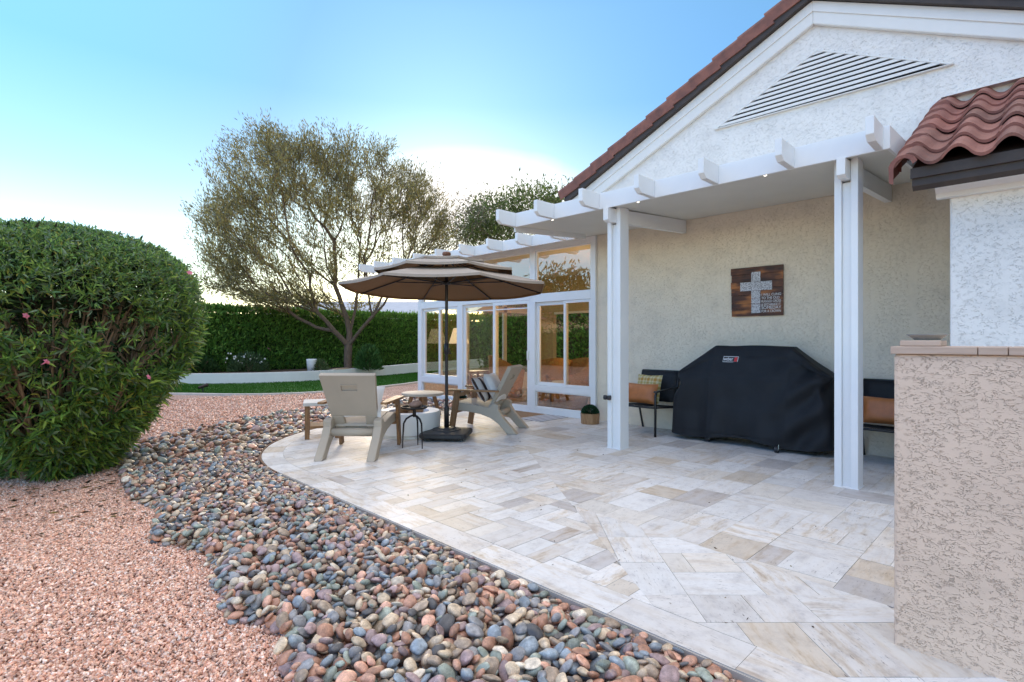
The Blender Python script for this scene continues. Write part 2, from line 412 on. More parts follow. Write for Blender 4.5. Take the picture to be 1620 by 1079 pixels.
def text_mesh(txt, size, depth=.0015, align='LEFT'):
    cu = bpy.data.curves.new('lettering', 'FONT'); cu.body = txt; cu.size = size; cu.extrude = depth; cu.align_x = align
    ob = bpy.data.objects.new('lettering', cu); COL.objects.link(ob)
    dg = bpy.context.evaluated_depsgraph_get(); dg.update()
    me = bpy.data.meshes.new_from_object(ob.evaluated_get(dg)); bpy.data.objects.remove(ob); bpy.data.curves.remove(cu)
    return me
WALLROT = Matrix(((0, 0, -1, 0), (-1, 0, 0, 0), (0, 1, 0, 0), (0, 0, 0, 1)))   # text x -> -y, text y -> z, facing -x
def wall_text(txt, size, pos, mat, parent, tilt=0, width=None, name='lettering', lean=0):
    me = text_mesh(txt, size)
    xs = [v.co.x for v in me.vertices]
    if width: me.transform(Matrix.Diagonal((width/(max(xs)-min(xs)), 1, 1, 1)))
    me.transform(Matrix.Rotation(tilt, 4, 'Z')); me.transform(Matrix.Rotation(lean, 4, 'X')); me.transform(WALLROT)
    o = rootloc(parent)
    me.transform(Matrix.Translation(Vector(pos)-Vector(o if o else (0, 0, 0))))
    return link(name, me, mat, parent)

def pillow(w, h, t, n=12):
    m = MB(); vs = []; fs = []
    for sgn in (1, -1):
        for i in range(n+1):
            for j in range(n+1):
                u, v = 2*i/n-1, 2*j/n-1
                pin = 1-.10*(abs(u)*abs(v))**2*0-.07*(1-abs(u*v))*max(abs(u), abs(v))**6
                th = t*max(0, (1-u**4)*(1-v**4))**.55
                th *= 1+.12*noise.noise(Vector((u*1.7+w*9, v*1.7, h*5+sgn)))
                vs.append((u*w/2*pin, sgn*th/2, v*h/2*pin))
    st = (n+1)**2
    for s_ in range(2):
        for i in range(n):
            for j in range(n):
                a = s_*st+i*(n+1)+j; q = (a, a+1, a+n+2, a+n+1); fs.append(q if s_ == 0 else q[::-1])
    m.add(vs, fs); return m

exec_parts = []
# ------------------------------------------------------------------ SETTING: ground, patio, lawn
g = MB(); g.add([(-400, -400, -.035), (400, -400, -.035), (400, 400, -.035), (-400, 400, -.035)], [(0, 1, 2, 3)])
tag(g.build('ground', MT['ground']), kind='structure')

CX, CY, RR, XE, YF = 4.67, 5.40, 2.55, 2.12, 7.95        # rounded corner of the patio
def outline(inset, y0=-4.0, x1=7.22):
    r = RR-inset; pts = [(XE+inset, y0)]
    for k in range(41):
        a = math.pi-(math.pi/2)*k/40; pts.append((CX+r*math.cos(a), CY+r*math.sin(a)))
    pts += [(x1, YF-inset), (x1, y0)]
    return pts[::-1]                                       # counter-clockwise

def clip(poly, nx, ny, c):                                 # keep nx*x+ny*y<=c
    out = []
    for i in range(len(poly)):
        p, q = poly[i], poly[(i+1) % len(poly)]; a = nx*p[0]+ny*p[1]-c; b = nx*q[0]+ny*q[1]-c
        if a <= 0: out.append(p)
        if a*b < 0:
            t = a/(a-b); out.append((p[0]+(q[0]-p[0])*t, p[1]+(q[1]-p[1])*t))
    return out
def area(p): return .5*sum(p[i][0]*p[(i+1) % len(p)][1]-p[(i+1) % len(p)][0]*p[i][1] for i in range(len(p)))

TV, TF, TC, TUV = [], [], [], []
def tone():
    r = random.random()
    if r < .05: c = (.56, .53, .51)
    elif r < .12: c = (.66, .59, .50)
    elif r < .32: c = (.70, .67, .635)
    elif r < .46: c = (.74, .695, .63)
    else: c = (.775, .76, .735)
    k = random.uniform(.93, 1.06)*.93; return tuple(x*k for x in c)
def add_tile(poly, ang, horiz):
    if len(poly) < 3: return
    ar = area(poly)
    if abs(ar) < .0012: return
    if ar < 0: poly = poly[::-1]
    z = random.uniform(-.0008, .0008); tx, ty = random.gauss(0, .0012), random.gauss(0, .0012)
    cx = sum(p[0] for p in poly)/len(poly); cy = sum(p[1] for p in poly)/len(poly)
    top = [(p[0], p[1], z+(p[0]-cx)*tx+(p[1]-cy)*ty) for p in poly]; low = [(p[0], p[1], -.02) for p in poly]
    n = len(poly); b = len(TV); TV.extend(top+low); c = tone(); ox, oy = random.uniform(0, 90), random.uniform(0, 90)
    ca, sa = math.cos(ang+(0 if horiz else math.pi/2)), math.sin(ang+(0 if horiz else math.pi/2))
    uvs = [((p[0]*ca+p[1]*sa)+ox, (-p[0]*sa+p[1]*ca)+oy) for p in poly]*2
    TF.append(tuple(range(b, b+n))); TC.append(c); TUV.append(uvs[:n])
    for i in range(n):
        j = (i+1) % n; TF.append((b+j, b+i, b+n+i, b+n+j)); TC.append(tuple(x*.8 for x in c)); TUV.append([uvs[j], uvs[i], uvs[i], uvs[j]])
def lay(region, ang, sizes, cell=.203, seed=1, gap=.0011):
    rd = random.Random(seed); ca, sa = math.cos(ang), math.sin(ang)
    loc = [(x*ca+y*sa, -x*sa+y*ca) for x, y in region]
    x0 = min(p[0] for p in loc); x1 = max(p[0] for p in loc); y0 = min(p[1] for p in loc); y1 = max(p[1] for p in loc)
    nx, ny = int((x1-x0)/cell)+3, int((y1-y0)/cell)+3; occ = np.zeros((nx, ny), bool)
    for i in range(nx):
        for j in range(ny):
            if occ[i, j]: continue
            opts = list(sizes); rd.shuffle(opts); opts.sort(key=lambda s: -rd.random()*s[2])
            for w, h, _ in opts+[(1, 1, 1)]:
                if i+w <= nx and j+h <= ny and not occ[i:i+w, j:j+h].any(): break
            else: w = h = 1
            occ[i:i+w, j:j+h] = True
            a, b, c, d = x0-cell+i*cell+gap, x0-cell+(i+w)*cell-gap, y0-cell+j*cell+gap, y0-cell+(j+h)*cell-gap
            p = loc
            for nxx, nyy, cc in ((-1, 0, -a), (1, 0, b), (0, -1, -c), (0, 1, d)):
                p = clip(p, nxx, nyy, cc)
                if len(p) < 3: break
            if len(p) >= 3:
                add_tile([(x*ca-y*sa, x*sa+y*ca) for x, y in p], ang, (w >= h) if w != h else rd.random() < .5)
inner = outline(.235)
# line between the strip-laid circle end and the rest: through (2.3,1.3) and (3.1,2.35)
lx, ly = .606, .795; LN = (ly, -lx); LC = LN[0]*2.3+LN[1]*1.3
zoneA = clip(inner, LN[0], LN[1], LC)
rest = clip(inner, -LN[0], -LN[1], -LC)
zoneB = clip(rest, 1, -.08, 3.13); zoneC = clip(rest, -1, .08, -3.13)
lay(zoneA, 0, [(1, 2, 3), (2, 1, 3), (3, 1, 2), (1, 3, 2), (2, 2, 1), (3, 2, 1)], seed=3, cell=.145)
lay(zoneB, math.radians(45), [(2, 3, 2), (3, 2, 2), (2, 2, 2), (1, 2, 1), (2, 1, 1)], seed=4, cell=.135)
lay(zoneC, 0, [(2, 3, 2), (3, 2, 2), (2, 2, 2), (1, 2, 1), (2, 1, 1), (1, 3, .8)], seed=5, cell=.155)
for (ia, ib, sh) in ((.012, .233, 0),):                    # border course of stones following the edge
    y = -4.0
    while y < CY-.01:
        y2 = min(CY, y+random.choice([.3, .41, .61])); add_tile([(XE+ia, y+.0016), (XE+ib, y+.0016), (XE+ib, y2-.0016), (XE+ia, y2-.0016)], math.pi/2, True); y = y2
    na = 11
    for k in range(na):
        a0 = math.pi-(math.pi/2)*k/na-.0008; a1 = math.pi-(math.pi/2)*(k+1)/na+.0008; q = []
        for t in range(5): a = a0+(a1-a0)*t/4; q.append((CX+(RR-ia)*math.cos(a), CY+(RR-ia)*math.sin(a)))
        for t in range(5): a = a1+(a0-a1)*t/4; q.append((CX+(RR-ib)*math.cos(a), CY+(RR-ib)*math.sin(a)))
        add_tile(q, (a0+a1)/2+math.pi/2, True)
    x = CX
    while x < 7.2:
        x2 = min(7.22, x+random.choice([.3, .41, .61])); add_tile([(x+.0016, YF-ib), (x2-.0016, YF-ib), (x2-.0016, YF-ia), (x+.0016, YF-ia)], 0, True); x = x2
me = bpy.data.meshes.new('patio'); me.from_pydata(TV, [], TF); me.update()
ca_ = me.color_attributes.new('Col', 'FLOAT_COLOR', 'CORNER'); uvl = me.uv_layers.new(name='UVMap')
cc = []; uu = []
for f, c, u in zip(TF, TC, TUV):
    va = .15+.85*(((c[0]*7919+u[0][0]*13.7) % 1.0)**1.3)
    for q in u: cc += [*c, va]; uu += [q[0], q[1]]
ca_.data.foreach_set('color', cc); uvl.data.foreach_set('uv', uu)
tag(link('patio', me, MT['travertine']), kind='structure')
b = MB(); b.prism(outline(.004), 2, -.3, -.006); tag(b.build('patio_base', M('grout', (.46, .41, .35), .9)), kind='structure')
# rust coloured edging strip
e = MB(); o1, o2 = outline(-.012), outline(.004); n = len(o1)
vs = [(p[0], p[1], .004) for p in o1]+[(p[0], p[1], .004) for p in o2]+[(p[0], p[1], -.1) for p in o1]
e.add(vs, [(i, i+1, n+i+1, n+i) for i in range(1, n-2)]+[(i+1, i, 2*n+i, 2*n+i+1) for i in range(1, n-2)])
tag(recalc(e.build('edging', MT['rust'])), kind='structure')

def spline(pts, n=12):
    out = []
    P = [np.array(p, float) for p in pts]; P = [2*P[0]-P[1]]+P+[2*P[-1]-P[-2]]
    for i in range(1, len(P)-2):
        for k in range(n):
            t = k/n; a, b_, c, d = P[i-1], P[i], P[i+1], P[i+2]
            out.append(.5*((2*b_)+(-a+c)*t+(2*a-5*b_+4*c-d)*t*t+(-a+3*b_-3*c+d)*t**3))
    out.append(P[-2]); return [tuple(p) for p in out]
lawn_near = spline([(-6, 24), (-1, 19.6), (2.2, 17.0), (3.62, 15.32), (4.79, 13.9), (6.17, 13.3), (8.23, 13.6), (10.2, 14.4), (14, 16.6), (18, 18)])
wall_line = spline([(-6, 27), (-1, 22.8), (2.4, 20.2), (4.4, 18.5), (6.1, 17.45), (8.0, 17.1), (10.8, 17.7), (13.3, 18.6), (18, 19.8)])
def resample(pts, n=110):
    p = np.array(pts); d = np.concatenate([[0], np.cumsum(np.linalg.norm(np.diff(p, axis=0), axis=1))]); t = np.linspace(0, d[-1], n)
    return [tuple(q) for q in np.stack([np.interp(t, d, p[:, 0]), np.interp(t, d, p[:, 1])], 1)]
lawn_near = resample(lawn_near); wall_line = resample(wall_line)
lw = MB(); n = len(lawn_near); vs = [(*p, -.01) for p in lawn_near]+[(p[0]+.02, p[1]+.06, -.01) for p in wall_line]
lw.add(vs, [(i, i+1, n+i+1, n+i) for i in range(n-1)])
tag(recalc(lw.build('lawn', MT['grass'])), kind='structure')
# grass blades
A = np.array(lawn_near); B = np.array(wall_line); NB = 46000
t = RNG.uniform(0.30, .86, NB)*(n-1); i0 = t.astype(int); fr = (t-i0)[:, None]; s_ = RNG.random(NB)[:, None]
pa = A[i0]*(1-fr)+A[i0+1]*fr; pb = B[i0]*(1-fr)+B[i0+1]*fr; p2 = pa*(1-s_)+pb*s_
Pg = np.concatenate([p2, np.full((NB, 1), -.012)], 1); Dg = RNG.normal(size=(NB, 3))*.35; Dg[:, 2] = 1
cg = np.array([.045, .15, .012])*RNG.uniform(.65, 1.3, (NB, 1))
tag(leaves('grass', Pg, Dg, RNG.uniform(.03, .055, NB), .012, cg, MT['leaf_far']), 'short bright green turf between the gravel and the low white wall', 'grass', kind='stuff')
k = MB()
for i in range(n-1):
    p, q = Vector((*lawn_near[i], 0)), Vector((*lawn_near[i+1], 0)); d = (q-p).normalized(); w = Vector((d.y, -d.x, 0))*.13
    k.hexa([p+w+Vector((0, 0, -.06)), q+w+Vector((0, 0, -.06)), q+Vector((0, 0, -.06)), p+Vector((0, 0, -.06)), p+w+Vector((0, 0, .012)), q+w+Vector((0, 0, .012)), q+Vector((0, 0, .012)), p+Vector((0, 0, .012))])
tag(k.build('kerb', MT['kerb']), kind='structure')
# low white garden wall with planting bed behind it
gw = thing('garden_wall', 'long low curving white wall between the lawn and the hedge', 'wall', (8, 17.1, 0), world=True)
w = MB(); cp = MB()
for i in range(n-1):
    p, q = Vector((*wall_line[i], 0)), Vector((*wall_line[i+1], 0)); d = (q-p).normalized(); nrm = Vector((-d.y, d.x, 0))*.2
    zt0, zt1 = .31+.012*max(0, p.x-8), .31+.012*max(0, q.x-8)
    w.hexa([p+Vector((0, 0, -.1)), q+Vector((0, 0, -.1)), q+nrm+Vector((0, 0, -.1)), p+nrm+Vector((0, 0, -.1)), p+Vector((0, 0, zt0)), q+Vector((0, 0, zt1)), q+nrm+Vector((0, 0, zt1)), p+nrm+Vector((0, 0, zt0))])
w.build('wall', M('white_plaster', (.80, .79, .77), .8, .05, 2, .15, 40), gw)
sl = MB(); sl.bar((8.72, 17.32, .335), (9.25, 17.42, .345), .24, .03); sl.build('stone_slab', M('tan_slab', (.48, .36, .24), .7, .1, 8), gw)
bd = MB(); vs = [(p[0]+.02, p[1]+.18, .24) for p in wall_line]+[(p[0]+2, 30, .24) for p in wall_line]
bd.add(vs, [(i, i+1, n+i+1, n+i) for i in range(n-1)]); tag(recalc(bd.build('planting_bed', MT['soil'])), kind='structure')

# ------------------------------------------------------------------ HOUSE (gable end facing the patio, wing at the right)
WX = 7.23; AY = 2.02; AZ = 5.41; SL, SRR = .465, .50
def zt(y): return AZ-SL*(y-AY) if y >= AY else AZ-SRR*(AY-y)
house = thing('house', 'white stucco house with gable end, louvred vent and red tile roof', 'house', (WX, 2, 0), world=True)
hw = MB(); hw.prism([(-6, -.2), (5.25, -.2), (5.25, 3.12), (5.72, 3.12), (5.72, zt(5.72)), (AY, AZ), (-6, zt(-6))][::-1], 0, WX, 16)
recalc(hw.build('wall', MT['stucco_wall'], house))
gb = MB(); gb.prism([(5.7, 3.14), (5.7, zt(5.7)-.1), (AY, AZ-.1), (-2, zt(-2)-.1), (-2, 3.2), (.6, 3.2)], 0, WX-.006, WX+.02)
recalc(gb.build('gable_wall', MT['stucco_white'], house))
def rake(name, mat, d0, d1, x0, x1, ylo=-6, yhi=5.82, bevel=0):
    m = MB()
    m.prism([(yhi, zt(yhi)+d0), (yhi, zt(yhi)+d1), (AY, AZ+d1), (AY, AZ+d0)], 0, x0, x1)
    m.prism([(AY, AZ+d0), (AY, AZ+d1), (ylo, zt(ylo)+d1), (ylo, zt(ylo)+d0)], 0, x0, x1)
    return recalc(m.build(name, mat, house, bevel=bevel))
rake('gable_trim', MT['trim'], -.275, .0, WX-.07, WX-.007, yhi=5.70, bevel=.012)
rake('gable_trim', MT['trim'], -.13, -.003, WX-.085, WX-.0705, yhi=5.72, bevel=.004)
rake('fascia_board', MT['dark_wood'], .001, .115, WX-.15, WX+.05)
rs = MB()
for ylo, yhi in ((AY, 5.85), (-6, AY)):
    rs.prism([(yhi, zt(yhi)+.117), (yhi, zt(yhi)+.16), (ylo, zt(ylo)+.16), (ylo, zt(ylo)+.117)], 0, WX-.12, 16.2)
recalc(rs.build('roof', MT['tile'], house))
rt = MB()                                                  # rake tiles, lapped up the slope
def rake_tiles(sgn, slope, length):
    c = 1/math.sqrt(1+slope*slope); N = int(length/.375)
    dirv = Vector((0, -sgn*c, slope*c)); nrm = Vector((0, sgn*slope*c, c))
    start = Vector((0, AY+sgn*length*c, AZ+.10-length*slope*c))
    for i in range(N+1):
        a = start+dirv*(i*.375-.02); b_ = a+dirv*.425; jit = random.uniform(-.006, .006)
        secs = []
        for p, lift in ((a, .032+jit), (b_, .0+jit)):
            q = p+nrm*lift; ring = []
            for (ox, on) in ((-.17, -.015), (-.175, .12), (-.155, .158), (-.10, .182), (-.02, .182), (.05, .15), (.05, .125), (-.03, .155), (-.10, .155), (-.145, .12), (-.148, -.015)):
                ring.append(q+Vector((WX+ox, 0, 0))+nrm*(on-.02)-Vector((0, 0, 0)))
            secs.append(ring)
        n = len(secs[0]); vs = secs[0]+secs[1]
        rt.add(vs, [(k, (k+1) % n, n+(k+1) % n, n+k) for k in range(n)]+[tuple(range(n))[::-1], tuple(range(n, 2*n))])
rake_tiles(1, SL, 4.25); rake_tiles(-1, SRR, 6)
recalc(rt.build('rake_tiles', MT['tile'], house, bevel=.004))
# louvred triangular vent
VA, VL, VR = (1.98, 4.80), (3.21, 4.212), (.75, 4.19)
def inset_tri(d):
    P = [Vector(VA), Vector(VL), Vector(VR)]; c = (P[0]+P[1]+P[2])/3
    return [c+(p-c)*(1-d) for p in P]
vf = MB(); o = inset_tri(-.045); i_ = inset_tri(.0)
for a in range(3):
    b_ = (a+1) % 3; vf.prism([tuple(o[a]), tuple(o[b_]), tuple(i_[b_]), tuple(i_[a])], 0, WX-.05, WX-.007)
vent = recalc(vf.build('gable_vent', MT['trim'], house, bevel=.003))
vb = MB(); vb.prism([tuple(p) for p in i_], 0, WX-.0095, WX-.0075); recalc(vb.build('vent_opening', MT['dark'], vent))
vs_ = MB(); NL = 11; zb = 4.2; zh = 4.80-4.2
for k in range(NL):
    z = zb+zh*(k+.35)/NL; t0 = (z-4.2)/zh
    yl = 3.21+(1.98-3.21)*t0; yr = .75+(1.98-.75)*t0; hh = zh/NL
    if yl-yr > .12: vs_.hexa([(WX-.045, yr, z), (WX-.012, yr, z+.008), (WX-.012, yl, z+.008), (WX-.045, yl, z), (WX-.045, yr, z+hh*.60), (WX-.012, yr, z+hh*.60+.008), (WX-.012, yl, z+hh*.60+.008), (WX-.045, yl, z+hh*.60)])
vs_.build('louvre', MT['trim'], vent)
# wing with S-tile eave
ww = MB(); ww.box(5.32, 7.225, -6, .543, -.1, 2.62); ww.build('wing_wall', MT['stucco_white'], house, bevel=.015)
wc = MB(); prof = [(5.318, 2.40), (5.26, 2.40), (5.245, 2.435), (5.215, 2.46), (5.17, 2.485), (5.15, 2.53), (5.15, 2.56), (5.318, 2.56)]
def xz_prism(m, poly, y0, y1):
    n = len(poly); vs = [(p[0], y0, p[1]) for p in poly]+[(p[0], y1, p[1]) for p in poly]
    m.add(vs, [tuple(range(n)), tuple(range(n, 2*n))[::-1]]+[(i, n+i, n+(i+1) % n, (i+1) % n) for i in range(n)])
xz_prism(wc, prof, -6, .545+.075); recalc(wc.build('cornice', MT['trim'], house))
WS = (3.74-2.60)/(7.15-4.97)                               # wing roof slope
def wz(x): return 2.60+WS*(x-4.97)
wf = MB()
xz_prism(wf, [(5.02, 2.47), (5.06, 2.44), (5.30, 2.50), (5.30, wz(5.30)-.02), (5.02, wz(5.02)-.02)], -6, .735)
xz_prism(wf, [(5.302, 2.622), (7.18, 2.622), (7.18, wz(7.18)-.02), (5.302, wz(5.302)-.02)], -6, .57)
xz_prism(wf, [(5.302, wz(5.302)-.10), (7.18, wz(7.18)-.10), (7.18, wz(7.18)-.02), (5.302, wz(5.302)-.02)], .572, .735)
wf.box(4.995, 5.018, -6, .742, 2.525, 2.60)
recalc(wf.build('fascia_board', MT['dark_wood'], house))
wt = MB(); rows = 7; run = (7.16-4.93)/rows; PER = .28
def sprof(t):                                              # S-tile cross section, t in periods
    t %= 1.0
    return .075*math.sin(math.pi*min(1, t/.62)) if t < .62 else -.022*math.sin(math.pi*(t-.62)/.38)
TCOL = []
for r in range(rows):
    xa, xb = 4.93+r*run, 4.93+(r+1)*run+.06
    for q in range(22):
        j1, j2, j3 = random.uniform(-.008, .008), random.uniform(-.005, .006), random.uniform(-.006, .006); tc_ = random.uniform(.72, 1.3); tr_ = random.uniform(-.08, .12)
        ts = [k/16*1.04 for k in range(17)]; vs = []; nn = len(ts)
        for x, lift in ((xa, .047), (xb, .012)):
            for t_ in ts: vs.append((x+j1, .83-(q+t_)*PER, wz(x)+lift+j2+j3*t_+sprof(t_)+(.004 if t_ > 1 else 0)))
        for t_ in ts: vs.append((xa+j1+.004, .83-(q+t_)*PER, wz(xa)+.047+j2+j3*t_+sprof(t_)-.022))
        wt.add(vs, [(i, i+1, nn+i+1, nn+i) for i in range(nn-1)]+[(i+1, i, 2*nn+i, 2*nn+i+1) for i in range(nn-1)])
        TCOL += [(tc_*(1+tr_), tc_, tc_)]*len(vs)
    jit = [random.uniform(-.006, .006) for _ in range(40)]
    # rake piece curling over the left edge
    ring = []
    for x, lift in ((xa, .045), (xb, .012)):
        for k in range(9):
            a = math.radians(20+170*k/8); ring.append((x, .775+.0-math.cos(a)*.085*1.0+.0, wz(x)+lift-.02+math.sin(a)*.085-(.09 if k == 8 else 0)))
    for k in range(9):
        x, y, z = ring[k]; ring.append((x+.003, .775+(y-.775)*.74, z-.016))
    TCOL += [(1, 1, 1)]*len(ring)
    wt.add(ring, [(k, k+1, 9+k+1, 9+k) for k in range(8)]+[(k+1, k, 18+k, 19+k) for k in range(8)])
wto = wt.build('roof_tiles', MT['tile_piece'], house, smooth=False)
at_ = wto.data.color_attributes.new('Col', 'FLOAT_COLOR', 'POINT'); at_.data.foreach_set('color', [c for p in TCOL for c in (*p, 1)])
em = wto.modifiers.new('thick', 'SOLIDIFY'); em.thickness = .012; em.offset = -1
fl = MB(); fl.box(7.13, 7.222, -6, .80, wz(7.15)+.10, wz(7.15)+.108); fl.build('flashing', MT['trim'], house)

# low stucco wall in the right foreground, stone cap and block on it
lw_ = thing('low_wall', 'waist high tan stucco wall with a tiled stone cap in front of the wing', 'wall', (2.79, .47, 0), world=True)
q = MB(); q.box(2.79, 3.13, -2.5, .472, -.1, 1.245); q.build('wall', MT['stucco_tan'], lw_, bevel=.012)
y = .482; k = 0
capm = woodmat('tan_stone_cap', (.42, .29, .21), (.58, .43, .33), 1, 3, .6)
q = MB()
for dy in (.285, .088, .30, .3, .3, .3, .3, .3, .4, .4):
    q.box(2.773, 3.15, y-dy+.002, y, 1.245, 1.277); y -= dy
q.build('cap', capm, lw_, bevel=.004)
q = MB(); q.box(2.83, 3.02, .318, .458, 1.278, 1.302); tag(q.build('stone_block', capm, None, bevel=.004), 'tan stone block lying on the cap of the low stucco wall', 'stone block')
q = MB(); q.lathe([(.005, .003), (.045, .003), (.05, .008), (.068, .022), (.074, .027), (.07, .027), (.05, .012), (.0, .010)], 28, (2.925, .375, 1.302))
tag(q.build('dish', M('grey_glazed_dish', (.33, .31, .28), .25, .1, 30), None, smooth=True), 'small round dish standing on the stone block', 'dish')

# ------------------------------------------------------------------ PATIO COVER
FX = 5.31
def sz(x): return 2.895+.072*(x-FX)                        # underside of the roof panels
pc = thing('patio_cover', 'white aluminium patio cover with rafter tails along its edge', 'patio cover', (FX, 3, 0), world=True)
q = MB()
def slab(x0, x1, y0, y1, lo, hi):
    q.hexa([(x0, y0, sz(x0)+lo), (x1, y0, sz(x1)+lo), (x1, y1, sz(x1)+lo), (x0, y1, sz(x0)+lo), (x0, y0, sz(x0)+hi), (x1, y0, sz(x1)+hi), (x1, y1, sz(x1)+hi), (x0, y1, sz(x0)+hi)])
slab(FX+.03, WX-.008, .95, 5.27, 0, .10); slab(6.80, WX-.008, 5.272, 11.56, 0, .10)
q.build('soffit', MT['soffit'], pc)
q = MB(); q.box(FX, FX+.028, .925, 5.29, 2.882, 3.075); q.build('fascia', MT['alum'], pc, bevel=.003)
q = MB(); q.box(6.77, 6.798, 5.36, 11.56, 2.93, 3.115); q.build('fascia', MT['alum'], pc, bevel=.003)
q = MB(); q.hexa([(FX+.03, .925, sz(FX)-.012), (WX-.01, .925, sz(WX)-.012), (WX-.01, .949, sz(WX)-.012), (FX+.03, .949, sz(FX)-.012), (FX+.03, .925, sz(FX)+.18), (WX-.01, .925, sz(WX)+.18), (WX-.01, .949, sz(WX)+.18), (FX+.03, .949, sz(FX)+.18)])
q.build('side_fascia', MT['alum'], pc)
q = MB(); q.hexa([(FX+.03, 5.271, sz(FX)-.07), (6.95, 5.271, sz(6.95)-.07), (6.95, 5.30, sz(6.95)-.07), (FX+.03, 5.30, sz(FX)-.07), (FX+.03, 5.271, sz(FX)+.17), (6.95, 5.271, sz(6.95)+.17), (6.95, 5.30, sz(6.95)+.17), (FX+.03, 5.30, sz(FX)+.17)])
q.build('side_fascia', MT['alum'], pc)
def tail(x, y, zb, L=.33, h=.19):
    t = MB(); xz_prism(t, [(x-.001, zb), (x-L+.06, zb), (x-L, zb+.045), (x-L, zb+h), (x-.001, zb+h)], y-.03, y+.03)
    return recalc(t.build('rafter_tail', MT['alum'], pc, bevel=.004))
for y in (1.0, 1.68, 2.39, 3.11, 3.855, 4.565, 5.26): tail(FX, y, 2.885)
for y in (5.56, 6.31, 7.04, 7.80, 8.54, 9.29, 10.07, 10.83, 11.5): tail(6.77, y, 2.932, .36, .182)
for yc in (3.715, 1.272):
    q = MB(); q.hexa([(5.28, yc-.034, 2.735), (5.33, yc-.034, 2.715), (5.33, yc+.034, 2.715), (5.28, yc+.034, 2.735), (5.28, yc-.034, 2.878), (5.33, yc-.034, 2.878), (5.33, yc+.034, 2.878), (5.28, yc+.034, 2.878)])
    q.hexa([(5.33, yc-.034, 2.715), (WX-.01, yc-.034, sz(WX)-.185), (WX-.01, yc+.034, sz(WX)-.185), (5.33, yc+.034, 2.715), (5.33, yc-.034, 2.878), (WX-.01, yc-.034, sz(WX)-.003), (WX-.01, yc+.034, sz(WX)-.003), (5.33, yc+.034, 2.878)])
    q.build('beam', MT['alum'], pc, bevel=.003)
    p = MB(); p.box(5.45, 5.635, yc-.092, yc-.036, 0, sz(5.54)-.002); p.box(5.45, 5.635, yc+.036, yc+.092, 0, sz(5.54)-.002); p.box(5.487, 5.60, yc-.0355, yc+.0355, 0, 2.71)
    po = p.build('post', MT['alum'], pc, bevel=.004)
    fc = MB(); fc.box(5.44, 5.645, yc-.1, yc+.1, .0005, .006); fc.build('foot_plate', MT['alum'], po)
lm, nt, b_, out_ = newmat('downlight'); b_.inputs['Emission Color'].default_value = (1, .93, .8, 1); b_.inputs['Emission Strength'].default_value = 1.6
for (x, y, z) in ((5.37, 1.93, sz(5.37)), (5.37, 3.33, sz(5.37)), (5.37, 4.62, sz(5.37)), (6.86, 5.95, sz(6.86)), (6.86, 8.3, sz(6.86))):
    q = MB(); q.lathe([(0, -.014), (.012, -.012), (.018, -.004), (.02, .0)], 12, (x, y, z)); q.build('downlight', lm, pc, smooth=True)

# ------------------------------------------------------------------ SUNROOM
sr = thing('sunroom', 'white framed glass sunroom with sliding doors beside the patio', 'sunroom', (WX, 7.7, 0), world=True)
SX0, SX1 = 7.185, 7.285
def mem(name, y0, y1, z0, z1, x0=SX0, x1=SX1, parent=sr):
    m = MB(); m.box(x0, x1, y0, y1, z0, z1); return m.build(name, MT['alum'], parent, bevel=.004)
for y0, y1 in ((10.10, 10.24), (8.66, 8.80), (6.60, 6.73), (5.255, 5.35)): mem('mullion', y0, y1, .0, sz(WX)-.004)
mem('header', 5.35, 6.60, 2.00, 2.13); mem('header', 6.73, 8.66, 2.05, 2.16); mem('header', 8.80, 10.10, 2.03, 2.16)
mem('head_rail', 5.35, 6.60, 2.93, sz(WX)-.005); mem('head_rail', 6.73, 8.66, 2.93, sz(WX)-.005); mem('head_rail', 8.80, 10.10, 2.93, sz(WX)-.005)
mem('sill', 5.35, 6.60, 0, .10); mem('sill', 6.73, 8.66, 0, .05); mem('sill', 8.80, 10.10, 0, .10)
mem('rail', 5.35, 6.60, .40, .50); mem('rail', 8.80, 10.10, .38, .50)
def window(name, y0, y1, z0, z1, x=7.235, b=.035, d=.05, frame='alum', midbar=None):
    m = MB(); m.box(x-d/2, x+d/2, y0, y0+b, z0, z1); m.box(x-d/2, x+d/2, y1-b, y1, z0, z1)
    m.box(x-d/2, x+d/2, y0+b+.0005, y1-b-.0005, z0, z0+b); m.box(x-d/2, x+d/2, y0+b+.0005, y1-b-.0005, z1-b, z1)
    if midbar: m.box(x-.012, x+.012, y0+b+.0005, y1-b-.0005, midbar, midbar+.02)
    w_ = m.build(name, MT[frame], sr, bevel=.003)
    p = MB(); p.add([(x, y0+b-.002, z0+b-.002), (x, y1-b+.002, z0+b-.002), (x, y1-b+.002, z1-b+.002), (x, y0+b-.002, z1-b+.002)], [(0, 3, 2, 1)])
    p.build('pane', MT['glass'], w_); return w_
window('window', 5.352, 5.94, .502, 1.998, 7.225, .045); window('window', 5.90, 6.598, .502, 1.998, 7.262, .06)
window('window', 5.352, 6.598, .102, .398, 7.235, .02)
window('window', 8.802, 9.48, .502, 2.028, 7.225, .05); window('window', 9.44, 10.098, .502, 2.028, 7.262, .06)
window('window', 8.802, 10.098, .102, .378, 7.235, .02)
for y0, y1 in ((5.352, 6.598), (6.732, 8.658), (8.802, 10.098)): window('transom_window', y0, y1, 2.132 if y0 < 6 else 2.162, 2.928, 7.235, .022)
dr = window('sliding_door', 7.66, 8.658, .052, 2.048, 7.262, .055, midbar=1.90); d2 = window('sliding_door', 6.732, 7.72, .052, 2.048, 7.212, .06, midbar=1.90)
q = MB(); q.box(7.155, 7.186, 6.752, 6.775, .95, 1.12); q.build('handle', MT['alum'], d2, bevel=.004)
